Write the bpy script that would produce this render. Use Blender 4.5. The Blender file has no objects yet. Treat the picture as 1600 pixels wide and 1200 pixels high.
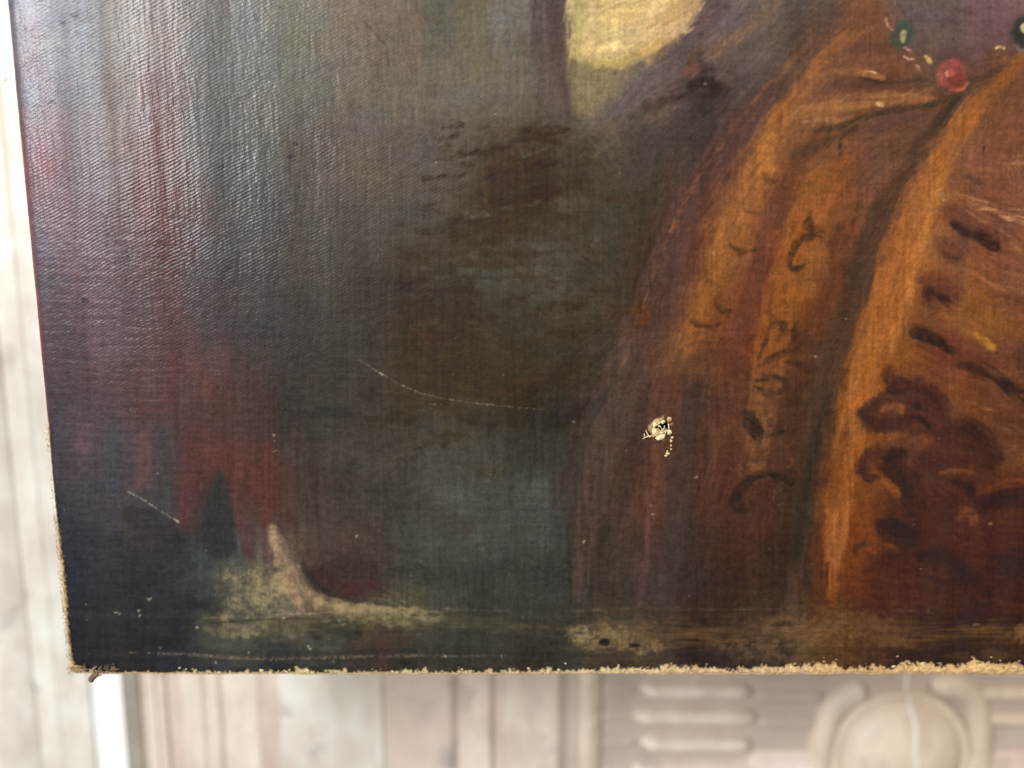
import bpy, bmesh, math, random
import numpy as np
from mathutils import Vector

S = bpy.context.scene
COL = S.collection
R = math.radians
random.seed(7)
rng = np.random.default_rng(7)

# ------------------------------------------------------------------ camera
ZO = 1.40                       # height of the middle of the view above the floor
PITCH = R(8.7)
CP, SP = math.cos(PITCH), math.sin(PITCH)
DIST = 0.30
CAM = np.array([0.0, -DIST * CP, ZO + DIST * SP])
cd = bpy.data.cameras.new('camera')
cam = bpy.data.objects.new('camera', cd)
COL.objects.link(cam)
cam.location = CAM
cam.rotation_euler = (R(90) - PITCH, 0, 0)
cd.sensor_width = 36
cd.lens = 27
cd.clip_start = 0.01
cd.clip_end = 50
cd.dof.use_dof = True
cd.dof.focus_distance = DIST * 0.995
cd.dof.aperture_fstop = 2.8
S.camera = cam

# ------------------------------------------------------------------ world and lamps
wd = bpy.data.worlds.new('World')
S.world = wd
wd.use_nodes = True
wb = wd.node_tree.nodes['Background']
wb.inputs[0].default_value = (1.0, 0.90, 0.79, 1)
wb.inputs[1].default_value = 0.33


def area(name, loc, target, sx, sy, power, col):
    l = bpy.data.lights.new(name, 'AREA')
    l.shape = 'RECTANGLE'
    l.size, l.size_y = sx, sy
    l.energy = power
    l.color = col
    o = bpy.data.objects.new(name, l)
    COL.objects.link(o)
    o.location = loc
    o.rotation_euler = (Vector(target) - Vector(loc)).to_track_quat('-Z', 'Y').to_euler()
    return o


# tall window to the left behind the photographer, and the warm ceiling lamp of the room
area('window_light', (-1.09, -1.55, ZO + 0.80), (-0.1, 0, ZO), 0.22, 1.10, 56, (0.97, 0.97, 1.0))
area('ceiling_light', (0.9, -1.1, ZO + 1.7), (0.1, 0, ZO), 0.5, 0.5, 14, (1.0, 0.80, 0.55))

vs = S.view_settings
vs.view_transform = 'Standard'
vs.look = 'None'
vs.exposure = 0
vs.gamma = 1
vs.use_curve_mapping = False
S.cycles.use_denoising = True
S.cycles.max_bounces = 6

# ------------------------------------------------------------------ helpers


def photo_to(x, y, Y=0.0):
    """measured picture point -> point on the vertical plane at depth Y"""
    u = (x - 800) / 1200.0
    v = (y - 600) / 1200.0
    t = (Y - CAM[1]) / (CP - v * SP)
    return Vector((u * t, Y, CAM[2] + t * (-SP - v * CP)))


def plane_to_photo(X, Z):
    dx, dy, dz = X - CAM[0], 0 - CAM[1], Z - CAM[2]
    depth = dy * CP - dz * SP
    up = dy * SP + dz * CP
    return 800 + 1200 * dx / depth, 600 - 1200 * up / depth


def lin(c):
    c = np.asarray(c, dtype=np.float32) / 255.0
    return np.where(c <= 0.04045, c / 12.92, ((c + 0.055) / 1.055) ** 2.4)


def obj(name, me, mat=None, parent=None):
    o = bpy.data.objects.new(name, me)
    COL.objects.link(o)
    if mat:
        me.materials.clear()
        me.materials.append(mat)
    if parent:
        o.parent = parent
    return o


def smooth(me):
    me.polygons.foreach_set('use_smooth', [True] * len(me.polygons))


def new_mat(name):
    m = bpy.data.materials.new(name)
    m.use_nodes = True
    nt = m.node_tree
    b = nt.nodes['Principled BSDF']
    return m, nt, b


class NT:
    """small node-building helper"""

    def __init__(self, nt):
        self.nt = nt

    def n(self, typ, **kw):
        x = self.nt.nodes.new(typ)
        for k, v in kw.items():
            setattr(x, k, v)
        return x

    def put(self, sock, v):
        if isinstance(v, bpy.types.NodeSocket):
            self.nt.links.new(v, sock)
        else:
            sock.default_value = v

    def math(self, op, a, b=0.0, c=None, clamp=False):
        x = self.n('ShaderNodeMath', operation=op, use_clamp=clamp)
        self.put(x.inputs[0], a)
        self.put(x.inputs[1], b)
        if c is not None:
            self.put(x.inputs[2], c)
        return x.outputs[0]

    def noise(self, vec, scale, detail=3, rough=0.55):
        x = self.n('ShaderNodeTexNoise')
        self.put(x.inputs['Vector'], vec)
        x.inputs['Scale'].default_value = scale
        x.inputs['Detail'].default_value = detail
        x.inputs['Roughness'].default_value = rough
        return x.outputs[0]

    def mapping(self, vec, scale=(1, 1, 1), rot=(0, 0, 0)):
        x = self.n('ShaderNodeMapping')
        self.put(x.inputs[0], vec)
        x.inputs['Scale'].default_value = scale
        x.inputs['Rotation'].default_value = rot
        return x.outputs[0]

    def ramp(self, fac, stops):
        x = self.n('ShaderNodeValToRGB')
        self.put(x.inputs[0], fac)
        e = x.color_ramp.elements
        while len(e) < len(stops):
            e.new(0.5)
        for i, (p, c) in enumerate(stops):
            e[i].position = p
            e[i].color = (*c, 1) if len(c) == 3 else c
        return x.outputs[0]

    def mix(self, fac, a, b, blend='MIX'):
        x = self.n('ShaderNodeMix', data_type='RGBA', blend_type=blend)
        self.put(x.inputs[0], fac)
        self.put(x.inputs[6], a)
        self.put(x.inputs[7], b)
        return x.outputs[2]

    def bump(self, h, strength, dist, normal=None):
        x = self.n('ShaderNodeBump')
        self.put(x.inputs['Strength'], strength)
        x.inputs['Distance'].default_value = dist
        self.put(x.inputs['Height'], h)
        if normal is not None:
            self.put(x.inputs['Normal'], normal)
        return x.outputs[0]


# ------------------------------------------------------------------ materials
def make_paint():
    m, nt, b = new_mat('oil_paint_on_canvas')
    N = NT(nt)
    tc = N.n('ShaderNodeTexCoord').outputs['Object']
    col = N.n('ShaderNodeAttribute', attribute_name='paint').outputs['Color']
    wv = N.n('ShaderNodeAttribute', attribute_name='weave').outputs['Fac']
    raw = N.n('ShaderNodeAttribute', attribute_name='raw').outputs['Fac']
    sep = N.n('ShaderNodeSeparateXYZ')
    nt.links.new(tc, sep.inputs[0])
    X, Z = sep.outputs[0], sep.outputs[2]
    # threads wander a little
    w1 = N.math('MULTIPLY', N.math('SUBTRACT', N.noise(tc, 22, 2), 0.5), 0.012)
    w2 = N.math('MULTIPLY', N.math('SUBTRACT', N.noise(tc, 160, 2), 0.5), 0.0016)
    Xw = N.math('ADD', X, N.math('ADD', w1, w2))
    Zw = N.math('ADD', Z, N.math('ADD', w1, w2))
    # diagonal rib of the twill and the upright threads crossing it
    ph = N.math('SUBTRACT', N.math('MULTIPLY', Zw, 1 / 0.00128), N.math('MULTIPLY', Xw, 0.50 / 0.00128))
    rib = N.math('SINE', N.math('MULTIPLY', ph, 2 * math.pi))
    col_th = N.math('SINE', N.math('MULTIPLY', Xw, 2 * math.pi / 0.0021))
    # slubs: some threads are thicker than their neighbours
    slub = N.noise(N.mapping(tc, (420, 1, 9)), 1.0, 3, 0.6)
    slub_h = N.noise(N.mapping(tc, (14, 1, 420)), 1.0, 3, 0.6)
    patch = N.ramp(N.noise(tc, 42, 3), [(0.34, (0.45,) * 3), (0.66, (1,) * 3)])
    h = N.math('ADD', N.math('MULTIPLY', rib, 0.55), N.math('MULTIPLY', N.math('MULTIPLY', col_th, 0.32), slub))
    h = N.math('MULTIPLY', h, N.math('MULTIPLY', wv, patch))
    h = N.math('ADD', h, N.math('MULTIPLY', N.math('MULTIPLY', slub, 2.0), wv))
    h = N.math('ADD', h, N.math('MULTIPLY', slub_h, 0.5))
    grain = N.noise(tc, 1500, 2, 0.7)
    h = N.math('ADD', h, N.math('MULTIPLY', grain, 0.42))
    h = N.math('ADD', h, N.math('MULTIPLY', N.noise(tc, 420, 3, 0.6), 0.7))
    nrm = N.bump(h, 0.62, 0.00022)
    nt.links.new(nrm, b.inputs['Normal'])
    # grain of pigment, random dirt, and darker colour in the valleys of the weave
    g2 = N.noise(tc, 1150, 3, 0.75)
    dirt = N.math('ADD', N.math('MULTIPLY', N.math('SUBTRACT', g2, 0.5), 0.75), 1.0)
    blotch = N.math('ADD', N.math('MULTIPLY', N.math('SUBTRACT', N.noise(tc, 130, 4, 0.6), 0.5), 0.38), 1.0)
    ribd = N.math('ADD', N.math('MULTIPLY', N.math('MULTIPLY', rib, wv), 0.07), 1.0)
    fac = N.math('MULTIPLY', N.math('MULTIPLY', dirt, blotch), ribd)
    vm = N.n('ShaderNodeVectorMath', operation='SCALE')
    nt.links.new(col, vm.inputs[0])
    nt.links.new(fac, vm.inputs['Scale'])
    nt.links.new(vm.outputs[0], b.inputs['Base Color'])
    rn = N.noise(tc, 55, 4, 0.65)
    rough = N.math('ADD', N.math('MULTIPLY', rn, 0.20), 0.38)
    rough = N.math('ADD', rough, N.math('MULTIPLY', raw, 0.45), clamp=True)
    nt.links.new(rough, b.inputs['Roughness'])
    b.inputs['Specular IOR Level'].default_value = 0.16
    # old varnish over the paint
    bands = N.ramp(N.noise(N.mapping(tc, (75, 1, 5)), 1.0, 3, 0.55), [(0.36, (0.16,) * 3), (0.60, (0.56,) * 3)])   # varnish laid on in upright strokes
    nt.links.new(N.math('MULTIPLY', N.math('SUBTRACT', 1.0, raw), bands), b.inputs['Coat Weight'])
    nt.links.new(N.math('ADD', N.math('MULTIPLY', rn, 0.12), 0.17), b.inputs['Coat Roughness'])
    nt.links.new(nrm, b.inputs['Coat Normal'])
    return m


def make_simple(name, c1, c2, scale, rough, bump=0.0, dist=0.0002):
    m, nt, b = new_mat(name)
    N = NT(nt)
    tc = N.n('ShaderNodeTexCoord').outputs['Object']
    f = N.noise(tc, scale, 4, 0.6)
    nt.links.new(N.ramp(f, [(0.3, c1), (0.7, c2)]), b.inputs['Base Color'])
    b.inputs['Roughness'].default_value = rough
    if bump:
        nt.links.new(N.bump(N.noise(tc, scale * 1.7, 4, 0.65), bump, dist), b.inputs['Normal'])
    return m


M_paint = make_paint()
M_linen = make_simple('raw_linen', (0.30, 0.20, 0.10), (0.62, 0.48, 0.28), 500, 0.95, 0.6)
M_thread = make_simple('linen_thread', (0.35, 0.22, 0.10), (0.78, 0.62, 0.38), 260, 0.9)
M_ground = make_simple('chalk_ground', (0.58, 0.44, 0.20), (0.86, 0.72, 0.42), 900, 0.9, 0.6)
M_pale = make_simple('pale_chalk_ground', (0.60, 0.50, 0.26), (0.84, 0.76, 0.46), 900, 0.9, 0.5)
M_flake = make_simple('brown_paint_flake', (0.06, 0.035, 0.018), (0.26, 0.16, 0.08), 1500, 0.7, 0.5)
M_wood = make_simple('stretcher_pine', (0.28, 0.17, 0.08), (0.42, 0.28, 0.15), 60, 0.8, 0.3)
M_dark = make_simple('dark_lining_cloth', (0.006, 0.005, 0.004), (0.02, 0.016, 0.012), 300, 1.0)

# ------------------------------------------------------------------ the painted picture, laid down stroke by stroke
X0, Y0, X1, Y1 = -20, -420, 2020, 1090          # picture units: 0.25 mm
PW, PH = X1 - X0, Y1 - Y0


def vnoise(cx, cy, seed, w=PW, h=PH):
    r = np.random.default_rng(seed)
    gx, gy = int(w / cx) + 3, int(h / cy) + 3
    g = r.random((gy, gx), dtype=np.float32)
    xs = np.arange(w, dtype=np.float32) / cx
    ys = np.arange(h, dtype=np.float32) / cy
    xi = xs.astype(int)
    yi = ys.astype(int)
    fx = xs - xi
    fy = ys - yi
    fx = fx * fx * (3 - 2 * fx)
    fy = (fy * fy * (3 - 2 * fy))[:, None]
    a = g[:, xi] * (1 - fx) + g[:, xi + 1] * fx
    return a[yi] * (1 - fy) + a[yi + 1] * fy - 0.5


def fbm(cx, cy, seed, octs=3):
    out = 0
    amp = 1.0
    for i in range(octs):
        out = out + vnoise(max(cx / 2 ** i, 1.0), max(cy / 2 ** i, 1.0), seed + 31 * i) * amp
        amp *= 0.55
    return out


N_edge = fbm(14, 14, 11, 3)
N_edge2 = fbm(40, 40, 12, 3)
N_vert = fbm(4, 60, 13, 2)
N_horz = fbm(50, 4, 14, 2)
N_dab = fbm(9, 6, 15, 2)
N_big = fbm(120, 90, 16, 3)
N_pix = fbm(2.2, 2.2, 17, 2)

SAMPLES = []


def row(y, *s):
    for t in s:
        SAMPLES.append((t[0], y) + tuple(t[1:]))


row(20, (60, 100, 97, 110), (120, 104, 108, 112), (200, 110, 104, 98), (260, 98, 84, 75), (330, 88, 84, 80), (400, 92, 95, 92), (470, 98, 96, 86), (540, 106, 93, 85), (620, 104, 88, 78), (680, 84, 86, 78), (735, 98, 90, 66), (800, 104, 101, 97), (870, 80, 68, 66), (930, 190, 165, 95), (1010, 196, 168, 98), (1120, 100, 92, 90), (1150, 104, 94, 90), (1200, 106, 98, 84), (1245, 84, 82, 76), (1295, 94, 82, 70), (1345, 122, 84, 58), (1400, 102, 91, 86), (1480, 100, 89, 85), (1545, 116, 92, 94), (1590, 110, 88, 88))
row(80, (60, 104, 96, 108), (110, 102, 104, 110), (200, 104, 97, 90), (250, 92, 76, 68), (330, 84, 82, 80), (400, 85, 88, 87), (460, 92, 92, 82), (540, 102, 91, 84), (620, 98, 84, 76), (700, 86, 82, 78), (745, 102, 94, 74), (800, 94, 88, 82), (865, 82, 68, 66), (1150, 104, 94, 88), (1200, 96, 90, 78), (1240, 80, 76, 66), (1280, 106, 78, 58), (1320, 126, 86, 56), (1370, 114, 80, 58), (1440, 100, 88, 80), (1540, 106, 86, 84))
row(150, (60, 104, 90, 100), (110, 100, 97, 103), (200, 98, 88, 82), (240, 85, 64, 57), (320, 80, 78, 76), (400, 78, 80, 78), (470, 84, 84, 76), (560, 96, 88, 82), (640, 92, 84, 78), (720, 94, 88, 84), (800, 97, 90, 84), (870, 88, 74, 72), (920, 122, 106, 72), (980, 98, 88, 80), (1050, 92, 78, 72), (1110, 62, 56, 48), (1150, 80, 75, 69), (1190, 78, 72, 64), (1220, 92, 70, 56), (1260, 124, 84, 52), (1320, 118, 78, 54), (1400, 112, 76, 52), (1450, 108, 76, 54), (1520, 92, 74, 60), (1560, 136, 90, 50), (1600, 120, 80, 56))
row(200, (70, 102, 80, 88), (130, 96, 88, 94), (200, 97, 86, 80), (245, 88, 56, 50), (320, 78, 76, 74), (400, 75, 77, 75), (480, 82, 76, 70), (560, 90, 80, 74), (640, 86, 78, 72), (720, 88, 80, 75), (790, 74, 62, 52), (850, 74, 64, 56), (930, 92, 82, 66), (1000, 74, 68, 60), (1080, 68, 64, 58), (1150, 80, 66, 58), (1190, 108, 74, 58), (1230, 150, 104, 54), (1300, 150, 104, 54), (1400, 120, 82, 52), (1450, 96, 74, 58), (1500, 138, 94, 52), (1580, 124, 82, 56))
row(250, (70, 104, 70, 76), (130, 92, 84, 88), (200, 95, 82, 78), (240, 94, 50, 45), (320, 75, 73, 71), (400, 71, 73, 71), (480, 77, 69, 65), (560, 83, 73, 67), (640, 81, 72, 67), (720, 82, 74, 68), (790, 60, 43, 31), (840, 58, 44, 33), (900, 62, 53, 43), (1000, 66, 61, 53), (1080, 65, 62, 55), (1110, 66, 60, 52), (1150, 98, 66, 54), (1190, 122, 80, 50), (1215, 160, 108, 44), (1250, 102, 66, 50), (1300, 130, 86, 52), (1350, 114, 80, 62), (1400, 102, 76, 56), (1440, 98, 72, 54), (1480, 158, 103, 50), (1540, 120, 76, 56), (1600, 128, 86, 56))
row(300, (75, 98, 70, 78), (130, 90, 80, 86), (190, 92, 76, 72), (240, 92, 48, 43), (290, 76, 62, 58), (350, 68, 66, 66), (420, 68, 68, 67), (500, 75, 66, 62), (580, 76, 70, 63), (660, 78, 70, 63), (730, 74, 64, 54), (790, 62, 46, 28), (850, 58, 46, 32), (930, 64, 58, 48), (1000, 64, 58, 48), (1050, 66, 58, 48), (1100, 96, 64, 54), (1150, 150, 94, 48), (1180, 164, 108, 46), (1220, 104, 64, 48), (1260, 138, 92, 40), (1320, 114, 76, 48), (1380, 104, 74, 54), (1430, 168, 104, 50), (1480, 148, 96, 44), (1520, 116, 76, 56), (1580, 142, 94, 60))
row(350, (80, 88, 76, 86), (140, 85, 74, 80), (190, 84, 66, 64), (240, 88, 46, 40), (290, 80, 52, 44), (340, 65, 61, 61), (420, 63, 61, 61), (500, 69, 61, 57), (580, 69, 63, 57), (660, 71, 63, 55), (740, 66, 54, 42), (790, 60, 44, 24), (860, 62, 54, 42), (940, 62, 56, 44), (1000, 60, 54, 42), (1040, 70, 54, 44), (1090, 96, 60, 50), (1140, 152, 98, 46), (1180, 160, 104, 44), (1210, 104, 62, 50), (1260, 165, 104, 44), (1310, 142, 87, 52), (1370, 94, 66, 46), (1420, 150, 92, 46), (1460, 165, 108, 48), (1500, 98, 66, 52), (1560, 112, 74, 58), (1600, 140, 92, 58))
row(400, (80, 82, 72, 80), (140, 79, 69, 74), (200, 78, 62, 62), (255, 80, 46, 42), (320, 64, 59, 60), (400, 61, 58, 59), (480, 64, 60, 57), (560, 63, 57, 51), (640, 62, 54, 45), (720, 64, 53, 42), (790, 66, 56, 45), (860, 66, 60, 51), (940, 64, 59, 48), (980, 62, 53, 42), (1020, 70, 53, 44), (1080, 88, 58, 50), (1110, 142, 92, 44), (1150, 156, 102, 46), (1190, 106, 60, 48), (1240, 155, 98, 38), (1300, 114, 69, 46), (1340, 86, 62, 44), (1390, 150, 90, 42), (1440, 170, 110, 46), (1500, 132, 84, 52), (1570, 128, 78, 53))
row(450, (80, 79, 69, 77), (140, 75, 65, 69), (200, 74, 62, 62), (255, 76, 52, 50), (320, 63, 57, 59), (400, 59, 55, 57), (480, 61, 57, 55), (560, 59, 53, 47), (620, 57, 49, 41), (700, 60, 52, 42), (780, 66, 62, 55), (850, 69, 66, 60), (920, 62, 57, 46), (980, 60, 50, 40), (1010, 66, 49, 39), (1060, 90, 62, 54), (1100, 144, 92, 46), (1140, 142, 90, 46), (1180, 112, 62, 48), (1230, 150, 94, 42), (1290, 124, 73, 42), (1330, 86, 60, 44), (1380, 160, 96, 40), (1420, 168, 104, 44), (1460, 112, 68, 50), (1530, 142, 91, 47), (1600, 128, 84, 54))
row(500, (80, 76, 64, 72), (140, 72, 61, 65), (200, 73, 58, 58), (270, 72, 52, 51), (340, 62, 55, 56), (410, 57, 54, 56), (480, 58, 54, 52), (560, 56, 51, 46), (640, 57, 46, 33), (720, 58, 48, 36), (800, 60, 54, 45), (880, 60, 54, 44), (940, 60, 52, 42), (985, 78, 50, 33), (1040, 88, 67, 58), (1085, 148, 92, 40), (1120, 130, 78, 44), (1170, 120, 66, 44), (1220, 132, 81, 35), (1280, 106, 65, 38), (1320, 78, 58, 44), (1360, 156, 92, 36), (1400, 162, 100, 40), (1440, 98, 68, 44), (1520, 150, 96, 46), (1580, 140, 91, 51))
row(560, (80, 72, 60, 68), (140, 70, 58, 62), (200, 72, 55, 55), (280, 75, 50, 48), (340, 66, 51, 51), (400, 58, 53, 55), (460, 55, 52, 52), (540, 54, 52, 49), (600, 57, 51, 43), (660, 60, 46, 31), (720, 58, 46, 32), (800, 54, 48, 35), (880, 56, 49, 37), (940, 58, 52, 42), (965, 70, 58, 48), (1020, 84, 64, 57), (1060, 128, 80, 42), (1100, 96, 70, 52), (1160, 118, 64, 42), (1200, 124, 74, 36), (1260, 92, 62, 40), (1300, 72, 56, 44), (1350, 168, 100, 36), (1390, 160, 98, 34), (1430, 120, 72, 42), (1500, 112, 64, 47), (1570, 114, 72, 48))
row(620, (90, 64, 54, 60), (150, 68, 53, 57), (220, 76, 47, 45), (300, 82, 52, 50), (360, 66, 48, 46), (410, 66, 46, 46), (450, 52, 50, 52), (500, 56, 52, 50), (560, 60, 53, 47), (640, 60, 50, 38), (720, 62, 47, 30), (800, 54, 44, 29), (880, 52, 46, 35), (930, 68, 53, 45), (1000, 80, 61, 53), (1040, 98, 58, 44), (1090, 84, 62, 52), (1140, 112, 62, 40), (1200, 110, 67, 39), (1260, 82, 56, 38), (1290, 72, 56, 40), (1330, 158, 95, 32), (1370, 154, 93, 34), (1420, 100, 57, 48), (1480, 130, 80, 44), (1560, 110, 69, 48))
row(660, (90, 58, 54, 62), (150, 72, 57, 62), (210, 70, 60, 62), (260, 74, 56, 56), (320, 88, 50, 48), (380, 74, 50, 48), (440, 60, 50, 49), (500, 56, 51, 49), (580, 60, 54, 48), (660, 62, 57, 48), (740, 60, 56, 48), (800, 54, 50, 40), (870, 50, 48, 39), (920, 74, 55, 46), (980, 80, 58, 50), (1040, 96, 55, 39), (1080, 78, 56, 46), (1130, 112, 63, 36), (1180, 104, 62, 36), (1230, 82, 56, 40), (1280, 70, 56, 42), (1320, 148, 89, 32), (1350, 142, 86, 31), (1400, 86, 54, 45), (1450, 88, 55, 45), (1520, 128, 81, 44), (1590, 106, 66, 45))
row(710, (90, 52, 52, 60), (130, 80, 61, 69), (175, 58, 62, 67), (225, 88, 62, 64), (258, 62, 59, 61), (310, 90, 51, 49), (360, 88, 47, 45), (410, 82, 49, 47), (460, 64, 54, 52), (520, 61, 55, 53), (600, 64, 60, 56), (700, 67, 65, 62), (780, 64, 63, 60), (860, 54, 55, 50), (905, 58, 48, 42), (920, 66, 46, 38), (980, 72, 50, 42), (1030, 100, 54, 36), (1080, 74, 52, 44), (1130, 100, 54, 36), (1180, 106, 65, 40), (1220, 102, 60, 42), (1270, 66, 52, 36), (1310, 128, 79, 32), (1350, 158, 97, 36), (1400, 108, 65, 46), (1460, 98, 60, 46), (1520, 86, 53, 43), (1590, 120, 78, 42))
row(780, (90, 50, 50, 58), (150, 57, 59, 66), (200, 68, 61, 65), (240, 56, 56, 58), (290, 86, 43, 41), (330, 44, 46, 46), (370, 82, 44, 42), (420, 86, 46, 44), (460, 66, 54, 52), (540, 62, 56, 54), (600, 61, 59, 57), (680, 66, 66, 64), (760, 64, 68, 66), (840, 66, 73, 73), (875, 58, 62, 59), (905, 66, 49, 41), (960, 66, 52, 44), (1015, 94, 53, 38), (1060, 72, 55, 48), (1120, 86, 53, 41), (1170, 92, 55, 39), (1215, 90, 54, 42), (1255, 54, 47, 34), (1300, 110, 65, 28), (1345, 138, 82, 33), (1385, 84, 52, 36), (1440, 80, 50, 40), (1500, 92, 56, 38), (1590, 92, 56, 36))
row(850, (100, 48, 51, 61), (160, 46, 50, 58), (230, 48, 46, 46), (290, 50, 52, 56), (340, 54, 64, 68), (380, 64, 68, 70), (405, 90, 62, 64), (460, 82, 68, 66), (520, 76, 60, 58), (580, 70, 56, 54), (640, 62, 69, 67), (720, 62, 71, 69), (800, 60, 69, 67), (870, 58, 65, 63), (900, 64, 52, 45), (960, 66, 54, 46), (1010, 84, 58, 54), (1060, 70, 58, 52), (1120, 76, 53, 43), (1170, 84, 49, 37), (1210, 70, 52, 42), (1245, 46, 42, 32), (1290, 104, 58, 28), (1340, 134, 73, 30), (1400, 70, 51, 40), (1450, 82, 50, 40), (1520, 74, 47, 39), (1590, 62, 41, 34))
row(910, (110, 41, 45, 54), (200, 43, 43, 47), (270, 45, 47, 51), (330, 52, 60, 64), (365, 96, 94, 78), (420, 100, 97, 78), (460, 126, 100, 80), (500, 58, 42, 44), (545, 66, 38, 40), (600, 55, 54, 52), (680, 52, 58, 56), (760, 50, 57, 55), (860, 52, 60, 60), (900, 57, 53, 47), (960, 65, 55, 46), (1020, 73, 59, 53), (1080, 67, 53, 45), (1140, 66, 47, 37), (1200, 64, 50, 40), (1250, 62, 50, 36), (1290, 112, 61, 26), (1340, 108, 58, 27), (1400, 78, 48, 36), (1470, 66, 46, 35), (1540, 66, 44, 36), (1600, 60, 40, 33))
row(955, (120, 40, 43, 51), (200, 43, 43, 47), (280, 42, 45, 50), (345, 82, 82, 66), (400, 92, 89, 70), (460, 112, 94, 74), (520, 112, 96, 70), (580, 108, 94, 68), (640, 98, 90, 66), (700, 64, 64, 58), (780, 54, 56, 52), (860, 54, 57, 54), (910, 56, 52, 46), (960, 60, 54, 44), (1020, 64, 54, 46), (1100, 62, 49, 39), (1160, 66, 47, 37), (1220, 63, 53, 41), (1280, 86, 62, 37), (1310, 98, 67, 36), (1380, 80, 54, 39), (1460, 66, 47, 37), (1560, 60, 41, 33))
row(1000, (130, 40, 42, 50), (200, 44, 44, 48), (280, 41, 45, 51), (330, 54, 58, 58), (360, 76, 78, 66), (420, 60, 62, 58), (470, 54, 58, 56), (520, 52, 56, 52), (570, 72, 62, 52), (590, 72, 52, 50), (640, 66, 64, 54), (700, 58, 58, 54), (780, 56, 56, 52), (860, 56, 54, 48), (920, 78, 68, 48), (960, 94, 80, 52), (1010, 84, 70, 49), (1080, 60, 50, 40), (1150, 72, 58, 43), (1200, 84, 68, 48), (1260, 116, 95, 52), (1300, 108, 86, 52), (1370, 90, 68, 45), (1440, 60, 46, 36), (1520, 62, 48, 38), (1590, 86, 67, 43))
row(1035, (130, 40, 40, 48), (200, 42, 40, 46), (280, 45, 45, 53), (360, 46, 50, 60), (440, 40, 47, 57), (540, 43, 49, 57), (590, 64, 47, 48), (640, 50, 50, 50), (740, 51, 51, 51), (860, 51, 52, 53), (960, 55, 45, 44), (1100, 55, 47, 46), (1200, 66, 54, 44), (1300, 74, 54, 36), (1400, 58, 43, 32), (1500, 56, 44, 35), (1600, 58, 44, 34))


def base_field():
    st = 6                                                   # coarse lattice, then enlarged
    xs = np.arange(X0, X1, st, dtype=np.float32)
    ys = np.arange(Y0, Y1, st, dtype=np.float32)
    gx, gy = np.meshgrid(xs, ys)
    cx = np.clip(gx, 40, 1610)                               # beyond the sampled part the tones run on
    cy = np.where(gy < 10, 10 - (gy - 10) * 0.35, gy)
    num = np.zeros(gx.shape + (3,), np.float32)
    den = np.full(gx.shape, 1e-9, np.float32)
    for (x, y, r, g, b) in SAMPLES:
        d2 = ((cx - x) / 1.0) ** 2 + ((cy - y) / 1.15) ** 2
        w = np.exp(-d2 / (2 * 24.0 ** 2)) + 2e-3 * np.exp(-d2 / (2 * 70.0 ** 2))
        den += w
        num += w[..., None] * np.array((r, g, b), np.float32)
    f = num / den[..., None]
    # smooth enlargement, with the lookup pushed about so that the patches get brushy outlines
    px = (np.arange(PW, dtype=np.float32)[None, :] + N_edge * 16 + N_edge2 * 22 + N_dab * 6) / st
    py = (np.arange(PH, dtype=np.float32)[:, None] + np.roll(N_edge, 333, 1) * 22 + np.roll(N_edge2, 500, 1) * 30 + N_vert * 12) / st
    px = np.clip(px, 0, f.shape[1] - 1.01)
    py = np.clip(py, 0, f.shape[0] - 1.01)
    xi = px.astype(int)
    yi = py.astype(int)
    fx = (px - xi)[..., None]
    fy = (py - yi)[..., None]
    return (f[yi, xi] * (1 - fx) + f[yi, xi + 1] * fx) * (1 - fy) + (f[yi + 1, xi] * (1 - fx) + f[yi + 1, xi + 1] * fx) * fy


PIC = base_field()
HGT = np.zeros((PH, PW), np.float32)        # paint thickness, in picture units


def window(xa, ya, xb, yb):
    xa, xb = max(int(xa) - X0, 0), min(int(xb) - X0 + 1, PW)
    ya, yb = max(int(ya) - Y0, 0), min(int(yb) - Y0 + 1, PH)
    return xa, ya, xb, yb


def lay(win, mask, col, relief):
    xa, ya, xb, yb = win
    m = mask[..., None]
    PIC[ya:yb, xa:xb] = PIC[ya:yb, xa:xb] * (1 - m) + np.array(col, np.float32) * m
    if relief:
        HGT[ya:yb, xa:xb] += relief * mask


def spline(pts, k=6):
    p = [np.array(q, np.float32) for q in pts]
    if len(p) < 3:
        return p
    p = [2 * p[0] - p[1]] + p + [2 * p[-1] - p[-2]]
    out = []
    for i in range(1, len(p) - 2):
        for j in range(k):
            t = j / k
            a, b, c, d = p[i - 1], p[i], p[i + 1], p[i + 2]
            out.append(0.5 * (2 * b + (c - a) * t + (2 * a - 5 * b + 4 * c - d) * t * t + (3 * b - a - 3 * c + d) * t ** 3))
    out.append(p[-2])
    return out


TEX = {'v': N_vert, 'h': N_horz, 'd': N_dab, 'e': N_edge, 'p': N_pix}


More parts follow.
